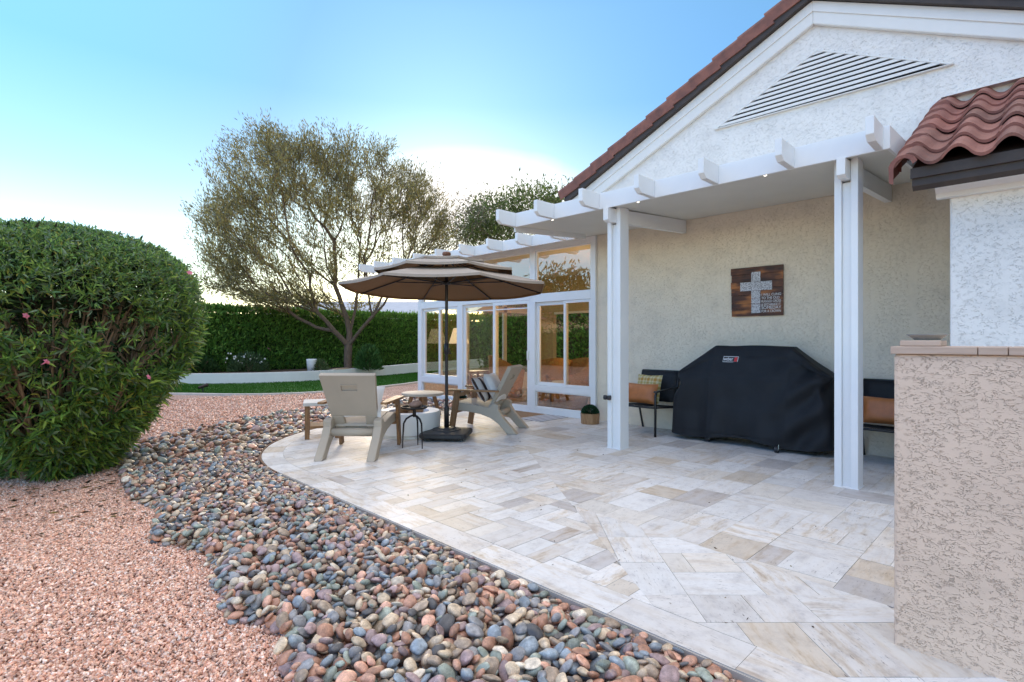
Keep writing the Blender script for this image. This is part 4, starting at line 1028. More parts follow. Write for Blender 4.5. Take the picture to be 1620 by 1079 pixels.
# covered grill
t = thing('covered_grill', 'gas grill under a black fitted vinyl cover against the wall', 'grill', (6.9, 2.67, 0), world=True)
YL, YR, TL, TR, ZS, ZT = 3.60, 1.72, 3.10, 2.16, .885, 1.235
def cover_pt(u, v):
    """u 0..1 from left end to right end, v 0..1 round from front hem over the top to the back hem"""
    y = YL+(YR-YL)*u
    if y > TL: top = ZS+(ZT-ZS)*(YL-y)/(YL-TL)
    elif y < TR: top = ZS+(ZT-ZS)*(y-YR)/(TR-YR)
    else: top = ZT
    endt = min(1, (YL-y)/.10, (y-YR)/.10); endt = max(0, endt)
    hem = .075; xf0, xf1 = 6.64, 6.70; xb = 7.17; lean = .10*(top-ZS)/(ZT-ZS)
    segs = [(xf0, hem), (xf0+.005, .45), (xf1, ZS-.04), (xf1+.05+lean, top-.03), (xf1+.09+lean, top), (xb-.07-lean*.6, top), (xb-.03, top-.05), (xb, ZS-.1), (xb, hem)]
    T = [0, .2, .40, .54, .57, .72, .75, .85, 1.0]
    for k in range(len(T)-1):
        if v <= T[k+1]+1e-9: f = (v-T[k])/(T[k+1]-T[k]); x = segs[k][0]+(segs[k+1][0]-segs[k][0])*f; z = segs[k][1]+(segs[k+1][1]-segs[k][1])*f; break
    return Vector((x, y, z))
m = MB(); NU, NV = 130, 110; vs = []
for i in range(NU+1):
    for j in range(NV+1):
        u, v = i/NU, j/NV; p = cover_pt(u, v); y, z = p.y, p.z
        low = max(0, 1-z/.85); front = 1 if v < .5 else -1
        fold = (math.sin(y*9+1.2*math.sin(y*4))*.5+math.sin(y*21+z*1.2)*.25)*low*.05
        # drag folds towards the right end, where the cloth is gathered
        g_ = math.exp(-((y-1.95)/.28)**2); diag = math.sin((z*1.0+(y-1.9)*.75)*17)*.034*g_*(1 if v < .56 else 0)
        wr = noise.noise(Vector((y*2.2, z*2.6, v*2)))*.034+noise.noise(Vector((y*6, z*4.5, v*3)))*.009
        seam = (-.009*math.exp(-((z-.845)/.010)**2)+.006*(math.exp(-((y-TL)/.011)**2)+math.exp(-((y-TR)/.011)**2))-.006*math.exp(-((z-.125)/.009)**2)) if v < .56 else 0
        p.x += -front*(fold+diag+wr+seam)*(1 if v < .55 or v > .75 else .3)
        if .55 <= v <= .76: p.z += wr*.45
        e = min(1, min(u, 1-u)/.05); rnd = math.sqrt(max(0, 1-(1-e)**2))
        mid = 6.93; p.x = mid+(p.x-mid)*(.55+.45*rnd)
        flare = low*.0; ends = max(0, 1-min(u, 1-u)/.10)
        pinch = -.10*math.exp(-((z-.72)/.10)**2)+.05*low
        p.y += (1 if u < .5 else -1)*ends*(pinch*.9 if z < ZS-.02 else 0)
        if z < .12: p.z += .028*math.sin(y*5+.6)+.035*(u-.5)*0
        vs.append(tuple(p))
fs = [(i*(NV+1)+j, i*(NV+1)+j+1, (i+1)*(NV+1)+j+1, (i+1)*(NV+1)+j) for i in range(NU) for j in range(NV)]
b0 = len(vs)
for i in (0, NU):                                           # closed ends
    row = [i*(NV+1)+j for j in range(NV+1)]
    for j in range(NV//2): 
        q = (row[j], row[j+1], row[NV-j-1], row[NV-j])
        if len(set(q)) == 4: fs.append(q)
m.add(vs, fs); cov = recalc(m.build('cover', MT['cover'], t, smooth=True))
for (x, y) in ((6.59, 2.24), (6.70, 3.12), (7.1, 1.95), (7.1, 3.2)):
    m = MB(); m.tube([(x, y-.018, .038), (x, y+.018, .038)], .038, 16); cs = m.build('caster', MT['black_plastic'], t)
    m = MB(); m.tube([(x, y-.021, .038), (x, y+.021, .038)], .018, 12); m.hexa([(x-.02, y-.028, .04), (x+.02, y-.028, .04), (x+.02, y-.022, .04), (x-.02, y-.022, .04), (x-.012, y-.028, .10), (x+.012, y-.028, .10), (x+.012, y-.022, .10), (x-.012, y-.022, .10)]); m.build('hub', MT['chrome'], cs)
# badge on the sloping front
def cov_front(y, z):
    best = None
    for i in range(NU+1):
        for j in range(NV//2+4):
            p = vs[i*(NV+1)+j]; d = (p[1]-y)**2+(p[2]-z)**2
            if best is None or d < best[0]: best = (d, p)
    return best[1]
pa_, pb_ = cov_front(2.87, 1.03), cov_front(2.87, 1.11)
lean = math.atan2(pb_[0]-pa_[0], pb_[2]-pa_[2])
bx = min(cov_front(2.78, 1.07)[0], cov_front(2.96, 1.07)[0], cov_front(2.87, 1.07)[0])-.010
bg = MB(); sh = .012
def badge(y0, y1, z0, z1, o, nm, mt, par):
    q = MB(); k = math.tan(lean); c = 1.07
    pts = [(y0-0, z0), (y1, z0), (y1-sh, z1), (y0-sh, z1)]
    q.add([(bx+(z-c)*k-o, y, z) for y, z in pts]+[(bx+(z-c)*k-o+.004, y, z) for y, z in pts], [(0, 1, 2, 3), (4, 7, 6, 5), (0, 4, 5, 1), (1, 5, 6, 2), (2, 6, 7, 3), (3, 7, 4, 0)])
    return recalc(q.build(nm, mt, par))
bb = badge(2.965, 2.775, 1.032, 1.104, 0, 'badge', MT['white'], t)
badge(2.961, 2.780, 1.037, 1.099, .0015, 'badge_field', MT['black_plastic'], bb)
badge(2.822, 2.783, 1.040, 1.096, .003, 'flame_mark', MT['red'], bb)
wall_text('weber', .062, (bx-.0045, 2.953, 1.052), MT['white'], bb, width=.122, lean=-lean)

# ------------------------------------------------------------------ PLANTS
def at(px, py, d):                                          # photo pixel (1620 wide) and distance -> world
    r = (px-810)/850*d; return FWD*d+RIGHT*r+UP*(1.3+(539.5-py)/850*d)

def grow(root_nodes, root_parents, attr, up=.35, step=.35, seed=0, dw=.12, bw=.06):
    """join attractor points to a growing skeleton, near ones first; returns nodes, parents"""
    N = [np.array(p, float) for p in root_nodes]; PR = list(root_parents)
    base = N[0]; order = np.argsort(np.linalg.norm(attr-N[-1]*0-base, axis=1)); rg = np.random.default_rng(seed)
    arr = np.zeros((200000, 3)); arr[:len(N)] = N; cnt = len(N); dist = [0.0]
    for i in range(1, len(N)): dist.append(dist[PR[i]]+np.linalg.norm(N[i]-N[PR[i]]))
    da = np.zeros(200000); da[:cnt] = dist
    for ix in order:
        p = attr[ix]; v = p-arr[:cnt]; L = np.linalg.norm(v, axis=1)
        steep = np.where(v[:, 2] < .35*L, (.35*L-v[:, 2])*up*3, 0)
        q = int(np.argmin(L*1.0+dw*da[:cnt]+steep)); a = arr[q].copy(); Lq = L[q]
        k = max(1, int(Lq/step)); prev = q
        bow = rg.normal(size=3)*bw*Lq; bow[2] -= .05*Lq
        for s in range(1, k+1):
            f = s/k; x = a+(p-a)*f+bow*math.sin(math.pi*f)
            if s < k: x = x+rg.normal(size=3)*.015
            arr[cnt] = x; da[cnt] = da[prev]+np.linalg.norm(x-arr[prev]); PR.append(prev); prev = cnt; cnt += 1
    return arr[:cnt].copy(), PR

def branch_mesh(name, N, PR, tip, power, mat, parent, rmax=9, sides=6):
    n = len(N); ch = [[] for _ in range(n)]
    for i, p in enumerate(PR):
        if p >= 0: ch[p].append(i)
    r = np.zeros(n)
    for i in range(n-1, -1, -1):
        r[i] = tip if not ch[i] else sum(r[c]**power for c in ch[i])**(1/power)
    r = np.minimum(r, rmax); m = MB(); done = set()
    stack = [(0, None)]
    while stack:
        s, par = stack.pop(); path = ([par] if par is not None else [])+[s]; c = s
        while ch[c]:
            nxt = max(ch[c], key=lambda k: r[k])
            for k in ch[c]:
                if k != nxt: stack.append((k, c))
            path.append(nxt); c = nxt
        if len(path) < 2: continue
        rad = [r[k] for k in path]
        if par is not None: rad[0] = min(r[par], rad[1]*1.1)
        m.tube([N[k] for k in path], rad, sides if rad[0] > .02 else 4, cap=False)
    return m.build(name, mat, parent, smooth=True), r, ch

def shades(n, cols, lo=.6, hi=1.35):
    c = np.array(cols)[RNG.integers(0, len(cols), n)]; return c*RNG.uniform(lo, hi, (n, 1))

# feathery tree behind the low wall
D0 = 19.2
tree = thing('shade_tree', 'broad feathery olive brown tree with forked trunk rising behind the low white wall', 'tree', tuple(at(552, 585, D0)*np.array([1, 1, 0])+np.array([0, 0, .24])), world=True)
def tp(px, py, dd=0): return at(px, py, D0+dd)
roots = [tp(551, 592), tp(550, 570), tp(551, 548), tp(553, 528, .1), tp(549, 505, .1), tp(540, 480, 0), tp(528, 450, -.3), tp(515, 415, -.5),
         tp(562, 490, .5), tp(566, 455, .7), tp(568, 415, .9), tp(571, 372, 1.0),
         tp(572, 520, -.2), tp(590, 500, -.4), tp(607, 482, -.6), tp(622, 455, -.8), tp(640, 420, -1.0), tp(655, 385, -1.1),
         tp(520, 470, .6), tp(490, 445, 1.1), tp(455, 425, 1.5), tp(508, 466, -.7), tp(468, 452, -1.5), tp(424, 446, -2.0),
         tp(600, 470, 1.0), tp(612, 430, 1.6), tp(633, 470, -.5), tp(668, 430, -.3), tp(680, 400, .0)]
rpar = [-1, 0, 1, 2, 3, 4, 5, 6, 3, 8, 9, 10, 2, 12, 13, 14, 15, 16, 5, 18, 19, 5, 21, 22, 8, 24, 15, 26, 27]
lobes = [(420, 270, 95, 75, 2.4), (370, 355, 65, 70, 2.2), (350, 425, 45, 40, 1.6), (480, 320, 95, 100, 2.8), (430, 430, 85, 60, 2.5), (520, 240, 70, 40, 1.8), (575, 300, 75, 65, 2.6), (640, 310, 50, 50, 2.0),
         (672, 345, 42, 55, 1.8), (560, 390, 70, 70, 2.2), (430, 225, 32, 26, 1.2), (345, 335, 40, 28, 1.4), (630, 390, 45, 50, 1.6), (470, 470, 65, 16, 1.5), (405, 470, 45, 12, 1.4), (700, 370, 18, 36, 1.0), (600, 240, 22, 14, 1.0)]
pts = []
for (cx, cy, rx, ry, rd), k in zip(lobes, (150, 120, 75, 150, 130, 80, 120, 80, 60, 60, 36, 40, 34, 60, 36, 22, 16)):
    u = unit(RNG.normal(size=(k, 3)))*RNG.uniform(.15, 1, (k, 1))**(1/2.2)
    for a in u: pts.append(tp(cx+a[0]*rx, cy+a[1]*ry, a[2]*rd))
N_, PR_ = grow(roots, rpar, np.array(pts), seed=2, dw=.62, bw=.03)
o, r_, ch_ = branch_mesh('trunk', N_, PR_, 0.0075, 2.15, MT['bark'], tree, rmax=.26, sides=8)
tips = [i for i in range(len(roots), len(N_)) if r_[i] < .020]
T = N_[tips]; dirs = unit(N_[tips]-N_[[PR_[i] for i in tips]])
reps = 50; cl_ = RNG.uniform(.62, 1.35, len(T)); keep_ = RNG.random(len(T)) < .95; T = T[keep_]; dirs = dirs[keep_]; cl_ = cl_[keep_]; P = np.repeat(T, reps, 0); Dv = np.repeat(dirs, reps, 0)
P = P+RNG.normal(size=P.shape)*.105+Dv*RNG.uniform(-.65, .45, (len(P), 1)); Dv = unit(Dv*1.0+RNG.normal(size=P.shape)*.36+np.array([0, 0, .3]))
leaves('crown', P, Dv, RNG.uniform(.10, .21, len(P)), .030, shades(len(P), [(.24, .22, .09), (.30, .275, .10), (.20, .195, .12), (.36, .28, .09)])*np.repeat(cl_, reps)[:, None], MT['leaf_far'], tree)

def simple_tree(label, base, lobes, dd, cols, ln, wd, tip=.008, reps=24, spread=.24, group=None, name='tree', leafup=.3):
    t = thing(name, label, 'tree', tuple(base), group=group, world=True); base = np.array(base)
    pts = []
    for (c, rad, k) in lobes:
        u = unit(RNG.normal(size=(k, 3)))*RNG.uniform(.2, 1, (k, 1))**.45; pts.append(np.array(c)+u*np.array(rad))
    pts = np.concatenate(pts); cen = pts.mean(0); zlow = np.percentile(pts[:, 2], 8)
    fork = base+(cen-base)*min(.6, max(.25, (zlow-base[2])/(cen[2]-base[2]+1e-6)*.8))
    N2, P2 = grow([base, base+(fork-base)*.5+RNG.normal(size=3)*.08, fork], [-1, 0, 1], pts, step=.6)
    o, r2, c2 = branch_mesh('trunk', N2, P2, tip, 2.3, MT['bark'], t, rmax=.32)
    ti = [i for i in range(3, len(N2)) if r2[i] < tip*2.6]
    T = N2[ti]; dv = unit(N2[ti]-N2[[P2[i] for i in ti]]); P = np.repeat(T, reps, 0); Dv = np.repeat(dv, reps, 0)
    P = P+RNG.normal(size=P.shape)*spread; Dv = unit(Dv*.6+RNG.normal(size=P.shape)*.6+np.array([0, 0, leafup]))
    leaves('crown', P, Dv, RNG.uniform(.7, 1.3, len(P))*ln, wd, shades(len(P), cols), MT['leaf_far'], t); return t
def L_(px, py, rx, ry, d, k, rd=2.0): return (at(px, py, d), (rx/850*d, rd, ry/850*d), k)
bz = lambda px, d: (*at(px, 540, d)[:2], -.03)
simple_tree('green leafy tree showing above the rafter tails beside the roof corner', bz(800, 27), [L_(790, 345, 62, 30, 27, 90), L_(835, 325, 45, 26, 27, 60), L_(755, 365, 50, 22, 27, 60), L_(800, 375, 80, 22, 27, 60), L_(872, 312, 22, 14, 27, 14), L_(885, 325, 25, 20, 27, 22)], 2, [(.11, .17, .04), (.16, .22, .06), (.09, .125, .045), (.21, .23, .09)], .22, .075, reps=26, spread=.3)
simple_tree('pale grey green airy tree between the feathery tree and the patio cover', bz(722, 25), [L_(722, 345, 32, 32, 25, 36), L_(700, 385, 40, 30, 25, 30), L_(745, 335, 26, 18, 25, 16)], 2, [(.15, .15, .10), (.19, .18, .12), (.11, .115, .07)], .17, .045, reps=15, spread=.25)
simple_tree('yellow leaved bush glowing behind the hedge next to the tree trunk', bz(578, 24), [L_(580, 485, 24, 16, 24, 30, .7)], 1, [(.34, .26, .03), (.26, .22, .04)], .13, .05, reps=16, spread=.16, name='bush')
simple_tree('dull green shrub rising just above the hedge left of the trunk', bz(487, 26), [L_(487, 488, 28, 10, 26, 24, .7)], 1, [(.10, .12, .06), (.14, .15, .08)], .13, .05, reps=14, spread=.16, name='bush')

# clipped hedge
hg = thing('hedge', 'long dark green clipped hedge behind the white wall', 'hedge', (8, 20.5, .24), world=True)
def hedge_leaves(x0, x1, y0, y1, z0, z1, n, cols, ln, wd, par, name='foliage', ends=True):
    n1 = int(n*.62); n2 = n-n1
    x = RNG.uniform(x0, x1, n1); z = RNG.uniform(z0, z1, n1)
    bump = np.array([noise.noise(Vector((a*.9, b*1.3, 1.7)))+.6*noise.noise(Vector((a*3, b*3, 5))) for a, b in zip(x, z)])
    y = y0+.10*bump+RNG.normal(size=n1)*.08+np.maximum(0, (z-(z1-.25)))**2*2
    P1 = np.stack([x, y, z], 1); D1 = RNG.normal(size=(n1, 3))*.55+np.array([0, -.45, .75])
    x = RNG.uniform(x0, x1, n2); y = RNG.uniform(y0, y1, n2)
    bump = np.array([noise.noise(Vector((a*.8, b*.9, 9.7)))+.5*noise.noise(Vector((a*2.6, b*2.6, 3))) for a, b in zip(x, y)])
    z = z1+.06*bump+np.abs(RNG.normal(size=n2))*.07-.05
    P2 = np.stack([x, y, z], 1); D2 = RNG.normal(size=(n2, 3))*.45+np.array([0, 0, 1])
    P = np.concatenate([P1, P2]); Dv = np.concatenate([D1, D2])
    return leaves(name, P, Dv, RNG.uniform(.7, 1.3, n)*ln, wd, shades(n, cols), MT['leaf_far'], par)
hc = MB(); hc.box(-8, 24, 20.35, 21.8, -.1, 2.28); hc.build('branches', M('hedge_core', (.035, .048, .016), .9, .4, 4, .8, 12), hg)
HC = [(.12, .26, .045), (.17, .35, .06), (.08, .18, .035), (.23, .39, .075)]
hedge_leaves(1.0, 17, 20.2, 21.8, .2, 2.40, 52000, HC, .15, .05, hg)
hedge_leaves(-8, 1.0, 20.2, 21.8, .2, 2.40, 5000, HC, .25, .10, hg)
hedge_leaves(17, 24, 20.2, 21.8, .2, 2.40, 4000, HC, .25, .10, hg)
def flowers(par, pts, r, mat=None, name='flower'):
    for p in pts:
        m = MB(); c = Vector(p); d = Vector(RNG.normal(size=3)); d.z = abs(d.z)*.6; d.normalize()
        a = d.cross(Vector((.3, .2, 1))).normalized(); b_ = d.cross(a)
        for k in range(5):
            t_ = 2*math.pi*k/5; e1 = a*math.cos(t_)+b_*math.sin(t_); e2 = a*math.cos(t_+.6)+b_*math.sin(t_+.6); e3 = a*math.cos(t_-.6)+b_*math.sin(t_-.6)
            m.add([c, c+e3*r*.7+d*r*.3, c+e1*r+d*r*.25, c+e2*r*.7+d*r*.3], [(0, 1, 2, 3)])
        m.build(name, mat or MT['flower'], par)
flowers(hg, [at(386, 498, 19.2), at(392, 500, 19.3), at(425, 553, 19.6), at(352, 505, 19.0), at(330, 520, 18.9), at(334, 527, 18.9), at(327, 524, 18.8)], .09)

# small plants in the bed in front of the hedge
def bushy(name, label, px, py, d, rx, rz_, n, cols, ln, wd, cat='plant', z0=.24):
    c = at(px, py, d); t = thing(name, label, cat, (c[0], c[1], z0), world=True)
    u = unit(RNG.normal(size=(n, 3)))*RNG.uniform(.3, 1, (n, 1))**.5; u[:, 2] = np.abs(u[:, 2])
    P = u*np.array([rx, rx, rz_])+np.array([c[0], c[1], z0]); leaves('foliage', P, unit(u+np.array([0, 0, .7])+RNG.normal(size=(n, 3))*.35), ln, wd, shades(n, cols), MT['leaf_far'], t)
    st = MB()
    for k in range(7): a = RNG.uniform(0, 6.28); st.tube([(c[0], c[1], z0-.02), (c[0]+math.cos(a)*rx*.3, c[1]+math.sin(a)*rx*.3, z0+rz_*.45), (c[0]+math.cos(a)*rx*.6, c[1]+math.sin(a)*rx*.6, z0+rz_*.8)], .009, 5)
    st.build('stem', MT['stem'], t); return t, c
t, c = bushy('flowering_shrub', 'pale green shrub with tiny white flowers in the bed behind the low wall', 393, 580, 18.6, .62, .62, 1900, [(.09, .16, .06), (.13, .2, .09), (.07, .12, .05)], .14, .03)
flowers(t, [(c[0]+RNG.normal()*.3-.2, c[1]+RNG.normal()*.25-.25, .24+RNG.uniform(.3, .66)) for _ in range(34)], .035, MT['flower_white'])
bushy('shrub', 'leafy green plant in the bed just right of the tree trunk', 583, 575, 19.3, .42, .85, 1300, [(.05, .13, .03), (.09, .18, .05)], .2, .045)
bushy('shrub', 'low dark plant in the bed at the left end of the white wall', 318, 585, 17.6, .5, .5, 900, [(.03, .08, .02), (.05, .1, .03)], .16, .05)
t, c = bushy('shrub', 'round pale green plant beside the white pot in the bed', 506, 580, 18.3, .26, .42, 600, [(.13, .18, .07), (.09, .13, .05)], .10, .035)
c = at(493, 580, 18.2); t = thing('flower_pot', 'tall plain white pot standing in the bed before the hedge', 'pot', (c[0], c[1], .24), world=False)
m = MB(); m.lathe([(0, 0), (.13, 0), (.17, .42), (.17, .45), (.15, .45), (.14, .40), (0, .38)], 20); m.build('pot', MT['white_drum'], t, smooth=True, local=True)

# spot light stake at the lawn edge
c = at(321, 620, 13.6); t = thing('landscape_light', 'small dark spot light on a stake at the lawn edge beside the big bush', 'light', (c[0], c[1], -.03))
m = MB(); m.tube([(0, 0, 0), (0, 0, .16)], .016, 8); m.build('stake', MT['black_plastic'], t, local=True)
m = MB(); m.tube([(-.10, .0, .15), (.12, .05, .21)], [.035, .05], 12); m.build('lamp_head', MT['iron'], t, local=True)

# big clipped oleander at the left
oc = np.array([*at(95, 540, 5.45)[:2], -.03])
ol = thing('oleander_bush', 'big dome clipped oleander bush with long leaves and a few pink flowers at the left', 'bush', tuple(oc), world=True)
ZP = [0, .15, .35, .7, 1.0, 1.35, 1.7, 1.95, 2.15, 2.3, 2.42, 2.49]; RP = [.40, .48, .64, .88, 1.06, 1.20, 1.26, 1.23, 1.12, .92, .58, .10]
def orad(z, a): return np.interp(z, ZP, RP)*(1+.05*np.sin(3*a+1)+.03*np.sin(7*a+z*3)+.18*np.clip((z-.6)/1.0, 0, 1)*np.maximum(0, np.cos(a-math.radians(135))))
stems = MB(); tipsP, tipsD = [], []
for k in range(210):
    a = RNG.uniform(0, 2*math.pi); z1 = RNG.choice([RNG.uniform(.3, 1.2), RNG.uniform(1.0, 2.3)], p=[.45, .55]); rr = orad(z1, a)*(RNG.uniform(.80, .95) if z1 < 1.5 else RNG.uniform(.55, .78)); r0 = RNG.uniform(.03, .36)
    a0 = a+RNG.normal()*.4; p0 = np.array([math.cos(a0)*r0, math.sin(a0)*r0, 0]); p3 = np.array([math.cos(a)*rr, math.sin(a)*rr, z1])
    p1 = p0+np.array([math.cos(a)*rr*.22, math.sin(a)*rr*.22, z1*.42]); p2 = p0+(p3-p0)*.72+np.array([0, 0, .06]); pth = [p0, p1, p2, p3]
    rad = RNG.uniform(.009, .026); stems.tube([p+oc for p in pth], [rad, rad*.8, rad*.6, rad*.3], 5, cap=False)
    for _ in range(5):                                      # side shoots
        f = RNG.uniform(.45, .95); s0 = p1+(p3-p1)*f; s1 = s0+unit(RNG.normal(size=3)*.7+np.array([math.cos(a)*.6, math.sin(a)*.6, 1.3]))*RNG.uniform(.15, .32)*(1 if z1 < 1.5 else .6)
        stems.tube([s0+oc, s1+oc], [.007, .004], 4, cap=False)
stems.build('stem', MT['stem'], ol, smooth=True)
NT = 16500; a = RNG.uniform(0, 2*math.pi, NT); uu = RNG.random(NT)
z = np.where(uu < .56, RNG.uniform(1.55, 2.49, NT), np.where(uu < .71, RNG.uniform(.95, 1.6, NT), RNG.uniform(.02, 1.05, NT)))
dome = uu < .30
fr = np.where(dome, np.sqrt(RNG.random(NT)), 1.0)
rad = orad(z, a)*RNG.uniform(.86, 1.01, NT)
clump = np.array([noise.noise(Vector((math.cos(x)*2.4, math.sin(x)*2.4, y*2.1))) for x, y in zip(a, z)])
rad *= 1+.07*clump
keep = (z > 1.72)|(clump > np.where((z > .85)&(z < 1.65), .06, -.10))|(RNG.random(NT) < .10); keep &= (z > .42)|(RNG.random(NT) < .55)
ztop = np.interp(fr*1.25, RP[:5:-1], ZP[:5:-1])
zz = np.where(dome, ztop*RNG.uniform(.975, 1.008, NT), z); rr = np.where(dome, fr*1.25, rad)
C = np.stack([np.cos(a)*rr, np.sin(a)*rr, zz], 1)[keep]; a = a[keep]; zz = zz[keep]
outw = np.stack([np.cos(a), np.sin(a), np.zeros(len(a))], 1); upw = np.clip((zz-.2)/2.0, .25, 1)[:, None]
axis = unit(outw*.7+np.array([0, 0, 1.0])*upw+RNG.normal(size=C.shape)*.35)
K = 8; P = np.repeat(C, K, 0); AX = np.repeat(axis, K, 0); P = P-AX*RNG.uniform(0, .10, (len(P), 1))
Dv = unit(AX*RNG.uniform(.35, .9, (len(P), 1))+RNG.normal(size=P.shape)*.62); zr = P[:, 2]
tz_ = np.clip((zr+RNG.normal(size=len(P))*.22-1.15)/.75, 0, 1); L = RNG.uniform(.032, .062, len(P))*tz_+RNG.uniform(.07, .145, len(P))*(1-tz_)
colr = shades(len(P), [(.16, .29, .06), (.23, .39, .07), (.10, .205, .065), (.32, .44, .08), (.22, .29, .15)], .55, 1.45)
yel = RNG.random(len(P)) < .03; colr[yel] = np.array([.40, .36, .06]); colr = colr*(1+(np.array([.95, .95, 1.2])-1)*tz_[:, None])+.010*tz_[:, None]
leaves('foliage', P+oc, Dv, L, L*.155+.003, colr, MT['leaf_near'], ol, lance=True, droop=.12, fold=.2)
# inner leaves that close the view through the dome
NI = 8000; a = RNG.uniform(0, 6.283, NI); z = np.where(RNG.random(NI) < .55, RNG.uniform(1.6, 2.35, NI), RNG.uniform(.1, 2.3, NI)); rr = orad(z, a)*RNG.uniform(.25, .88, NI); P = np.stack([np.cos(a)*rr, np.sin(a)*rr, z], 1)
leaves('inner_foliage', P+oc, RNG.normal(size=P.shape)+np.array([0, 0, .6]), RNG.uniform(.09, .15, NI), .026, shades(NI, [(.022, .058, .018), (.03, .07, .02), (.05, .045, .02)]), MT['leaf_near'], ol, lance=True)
flowers(ol, [at(73, 573, 4.25), at(71, 575, 4.25), at(234, 597, 4.75), at(300, 372+60, 5.0), at(40, 500, 4.3)], .028)

bk = thing('hedge', 'leafy green screen behind the sunroom seen through its back window', 'hedge', (14.5, 8.5, 0), world=True)
m = MB(); m.box(14.4, 15.4, 3, 16, -.1, 2.9); m.build('branches', MT['soil'], bk)
n = 12000; y = RNG.uniform(3, 16, n); zq = RNG.uniform(0, 3.1, n); P = np.stack([14.35+RNG.normal(size=n)*.15, y, zq], 1)
leaves('foliage', P, RNG.normal(size=(n, 3))*.6+np.array([-.4, 0, .7]), .2, .08, shades(n, HC), MT['leaf_far'], bk)
# things only the glass shows: neighbours and planting off to the left of the picture
nh = thing('neighbour_house', 'tan house with a red tile roof across the yard reflected in the sunroom glass', 'house', (-17, 24, 0), world=True)
m = MB(); m.box(-22, -13, 15, 33, -.1, 2.9); m.build('wall', MT['stucco_tan'], nh)
m = MB(); xz_prism(m, [(-22.6, 2.75), (-12.4, 2.75), (-17.5, 5.0)], 14.4, 33.6); recalc(m.build('roof', MT['tile'], nh))
m = MB(); m.box(-13.05, -12.96, 19, 22, .8, 2.1); m.build('window', MT['dark'], nh)
h2 = thing('hedge', 'clipped hedge along the far left boundary, reflected in the sunroom glass', 'hedge', (-8, 16, 0), world=True)
m = MB(); m.box(-9.0, -7.9, 3, 30, -.1, 1.75); m.build('branches', MT['soil'], h2)
n = 14000; y = RNG.uniform(3, 30, n); zq = RNG.uniform(0, 1.9, n); P = np.stack([-7.8+RNG.normal(size=n)*.12, y, zq], 1)
leaves('foliage', P, RNG.normal(size=(n, 3))*.6+np.array([.4, 0, .8]), .2, .08, shades(n, HC), MT['leaf_far'], h2)
simple_tree('round headed tree across the yard reflected in the transom glass', (-4.5, 15.5, -.03), [((-4.5, 15.5, 3.2), (1.7, 1.7, 1.2), 130)], 2, [(.075, .115, .028), (.11, .15, .04)], .25, .09, reps=22, spread=.3)

# pale neighbouring house beyond the hedge
c = at(545, 540, 36); nb = thing('neighbour_house', 'pale low house with a grey gable roof just visible over the hedge', 'house', (c[0], c[1], 0), math.radians(-45), world=False)
m = MB(); m.box(-5.2, 5.2, 0, 8, 0, 3.1); m.build('wall', MT['stucco_white'], nb, local=True)
m = MB(); m.hexa([(-5.6, -.5, 3.1), (5.6, -.5, 3.1), (5.6, 8.5, 3.1), (-5.6, 8.5, 3.1), (-3.2, 3.6, 4.2), (4.6, 3.6, 4.2), (4.6, 4.4, 4.2), (-3.2, 4.4, 4.2)]); m.build('roof', MT['pale_roof'], nb, local=True)

# ------------------------------------------------------------------ PEBBLES AND GRAVEL
edge_out = spline([(.80, -1.5), (.80, 1.2), (.84, 2.05), (.95, 2.45), (.86, 2.75), (.90, 3.15), (.99, 3.75), (.84, 4.2), (.99, 4.9), (.93, 5.5), (1.05, 6.6), (1.45, 8.1), (2.5, 9.0), (3.4, 9.6), (4.3, 9.9), (6.1, 10.1), (7.3, 10.6)], 10)
EO = np.array(edge_out)
def patio_d(x, y):                                         # signed distance outside the patio (>0 = outside)
    if x < CX and y > CY: return math.hypot(x-CX, y-CY)-RR
    if y <= CY: return XE-x
    return y-YF
def outer_ok(x, y):
    i = int(np.argmin((EO[:, 0]-x)**2+(EO[:, 1]-y)**2)); i = min(max(i, 1), len(EO)-2); tx, ty = EO[i+1]-EO[i-1]; nx, ny = ty, -tx
    L = math.hypot(nx, ny); return ((x-EO[i, 0])*nx+(y-EO[i, 1])*ny)/L      # >0 inside the bed
PCOL = [('slate grey', (.175, .178, .185)), ('blue grey', (.165, .20, .23)), ('greenish grey', (.185, .215, .185)), ('mauve', (.24, .175, .175)), ('rust brown', (.28, .15, .10)), ('salmon pink', (.43, .25, .18)), ('sandy tan', (.39, .315, .225)), ('cream', (.47, .42, .34)), ('dark charcoal', (.075, .073, .075)), ('warm brown', (.23, .18, .135))]
PW = [.12, .10, .09, .12, .13, .08, .14, .05, .04, .13]
shapesP = [blob(1, 1, 1, k+20, 3, .22) for k in range(14)]; shapesL = [blob(1, 1, 1, k+20, 2, .22) for k in range(14)]
GX0, GY0, CS = .5, .7, .015; HM = np.full((int(7.4/CS), int(10.4/CS)), -.033)
cand = []
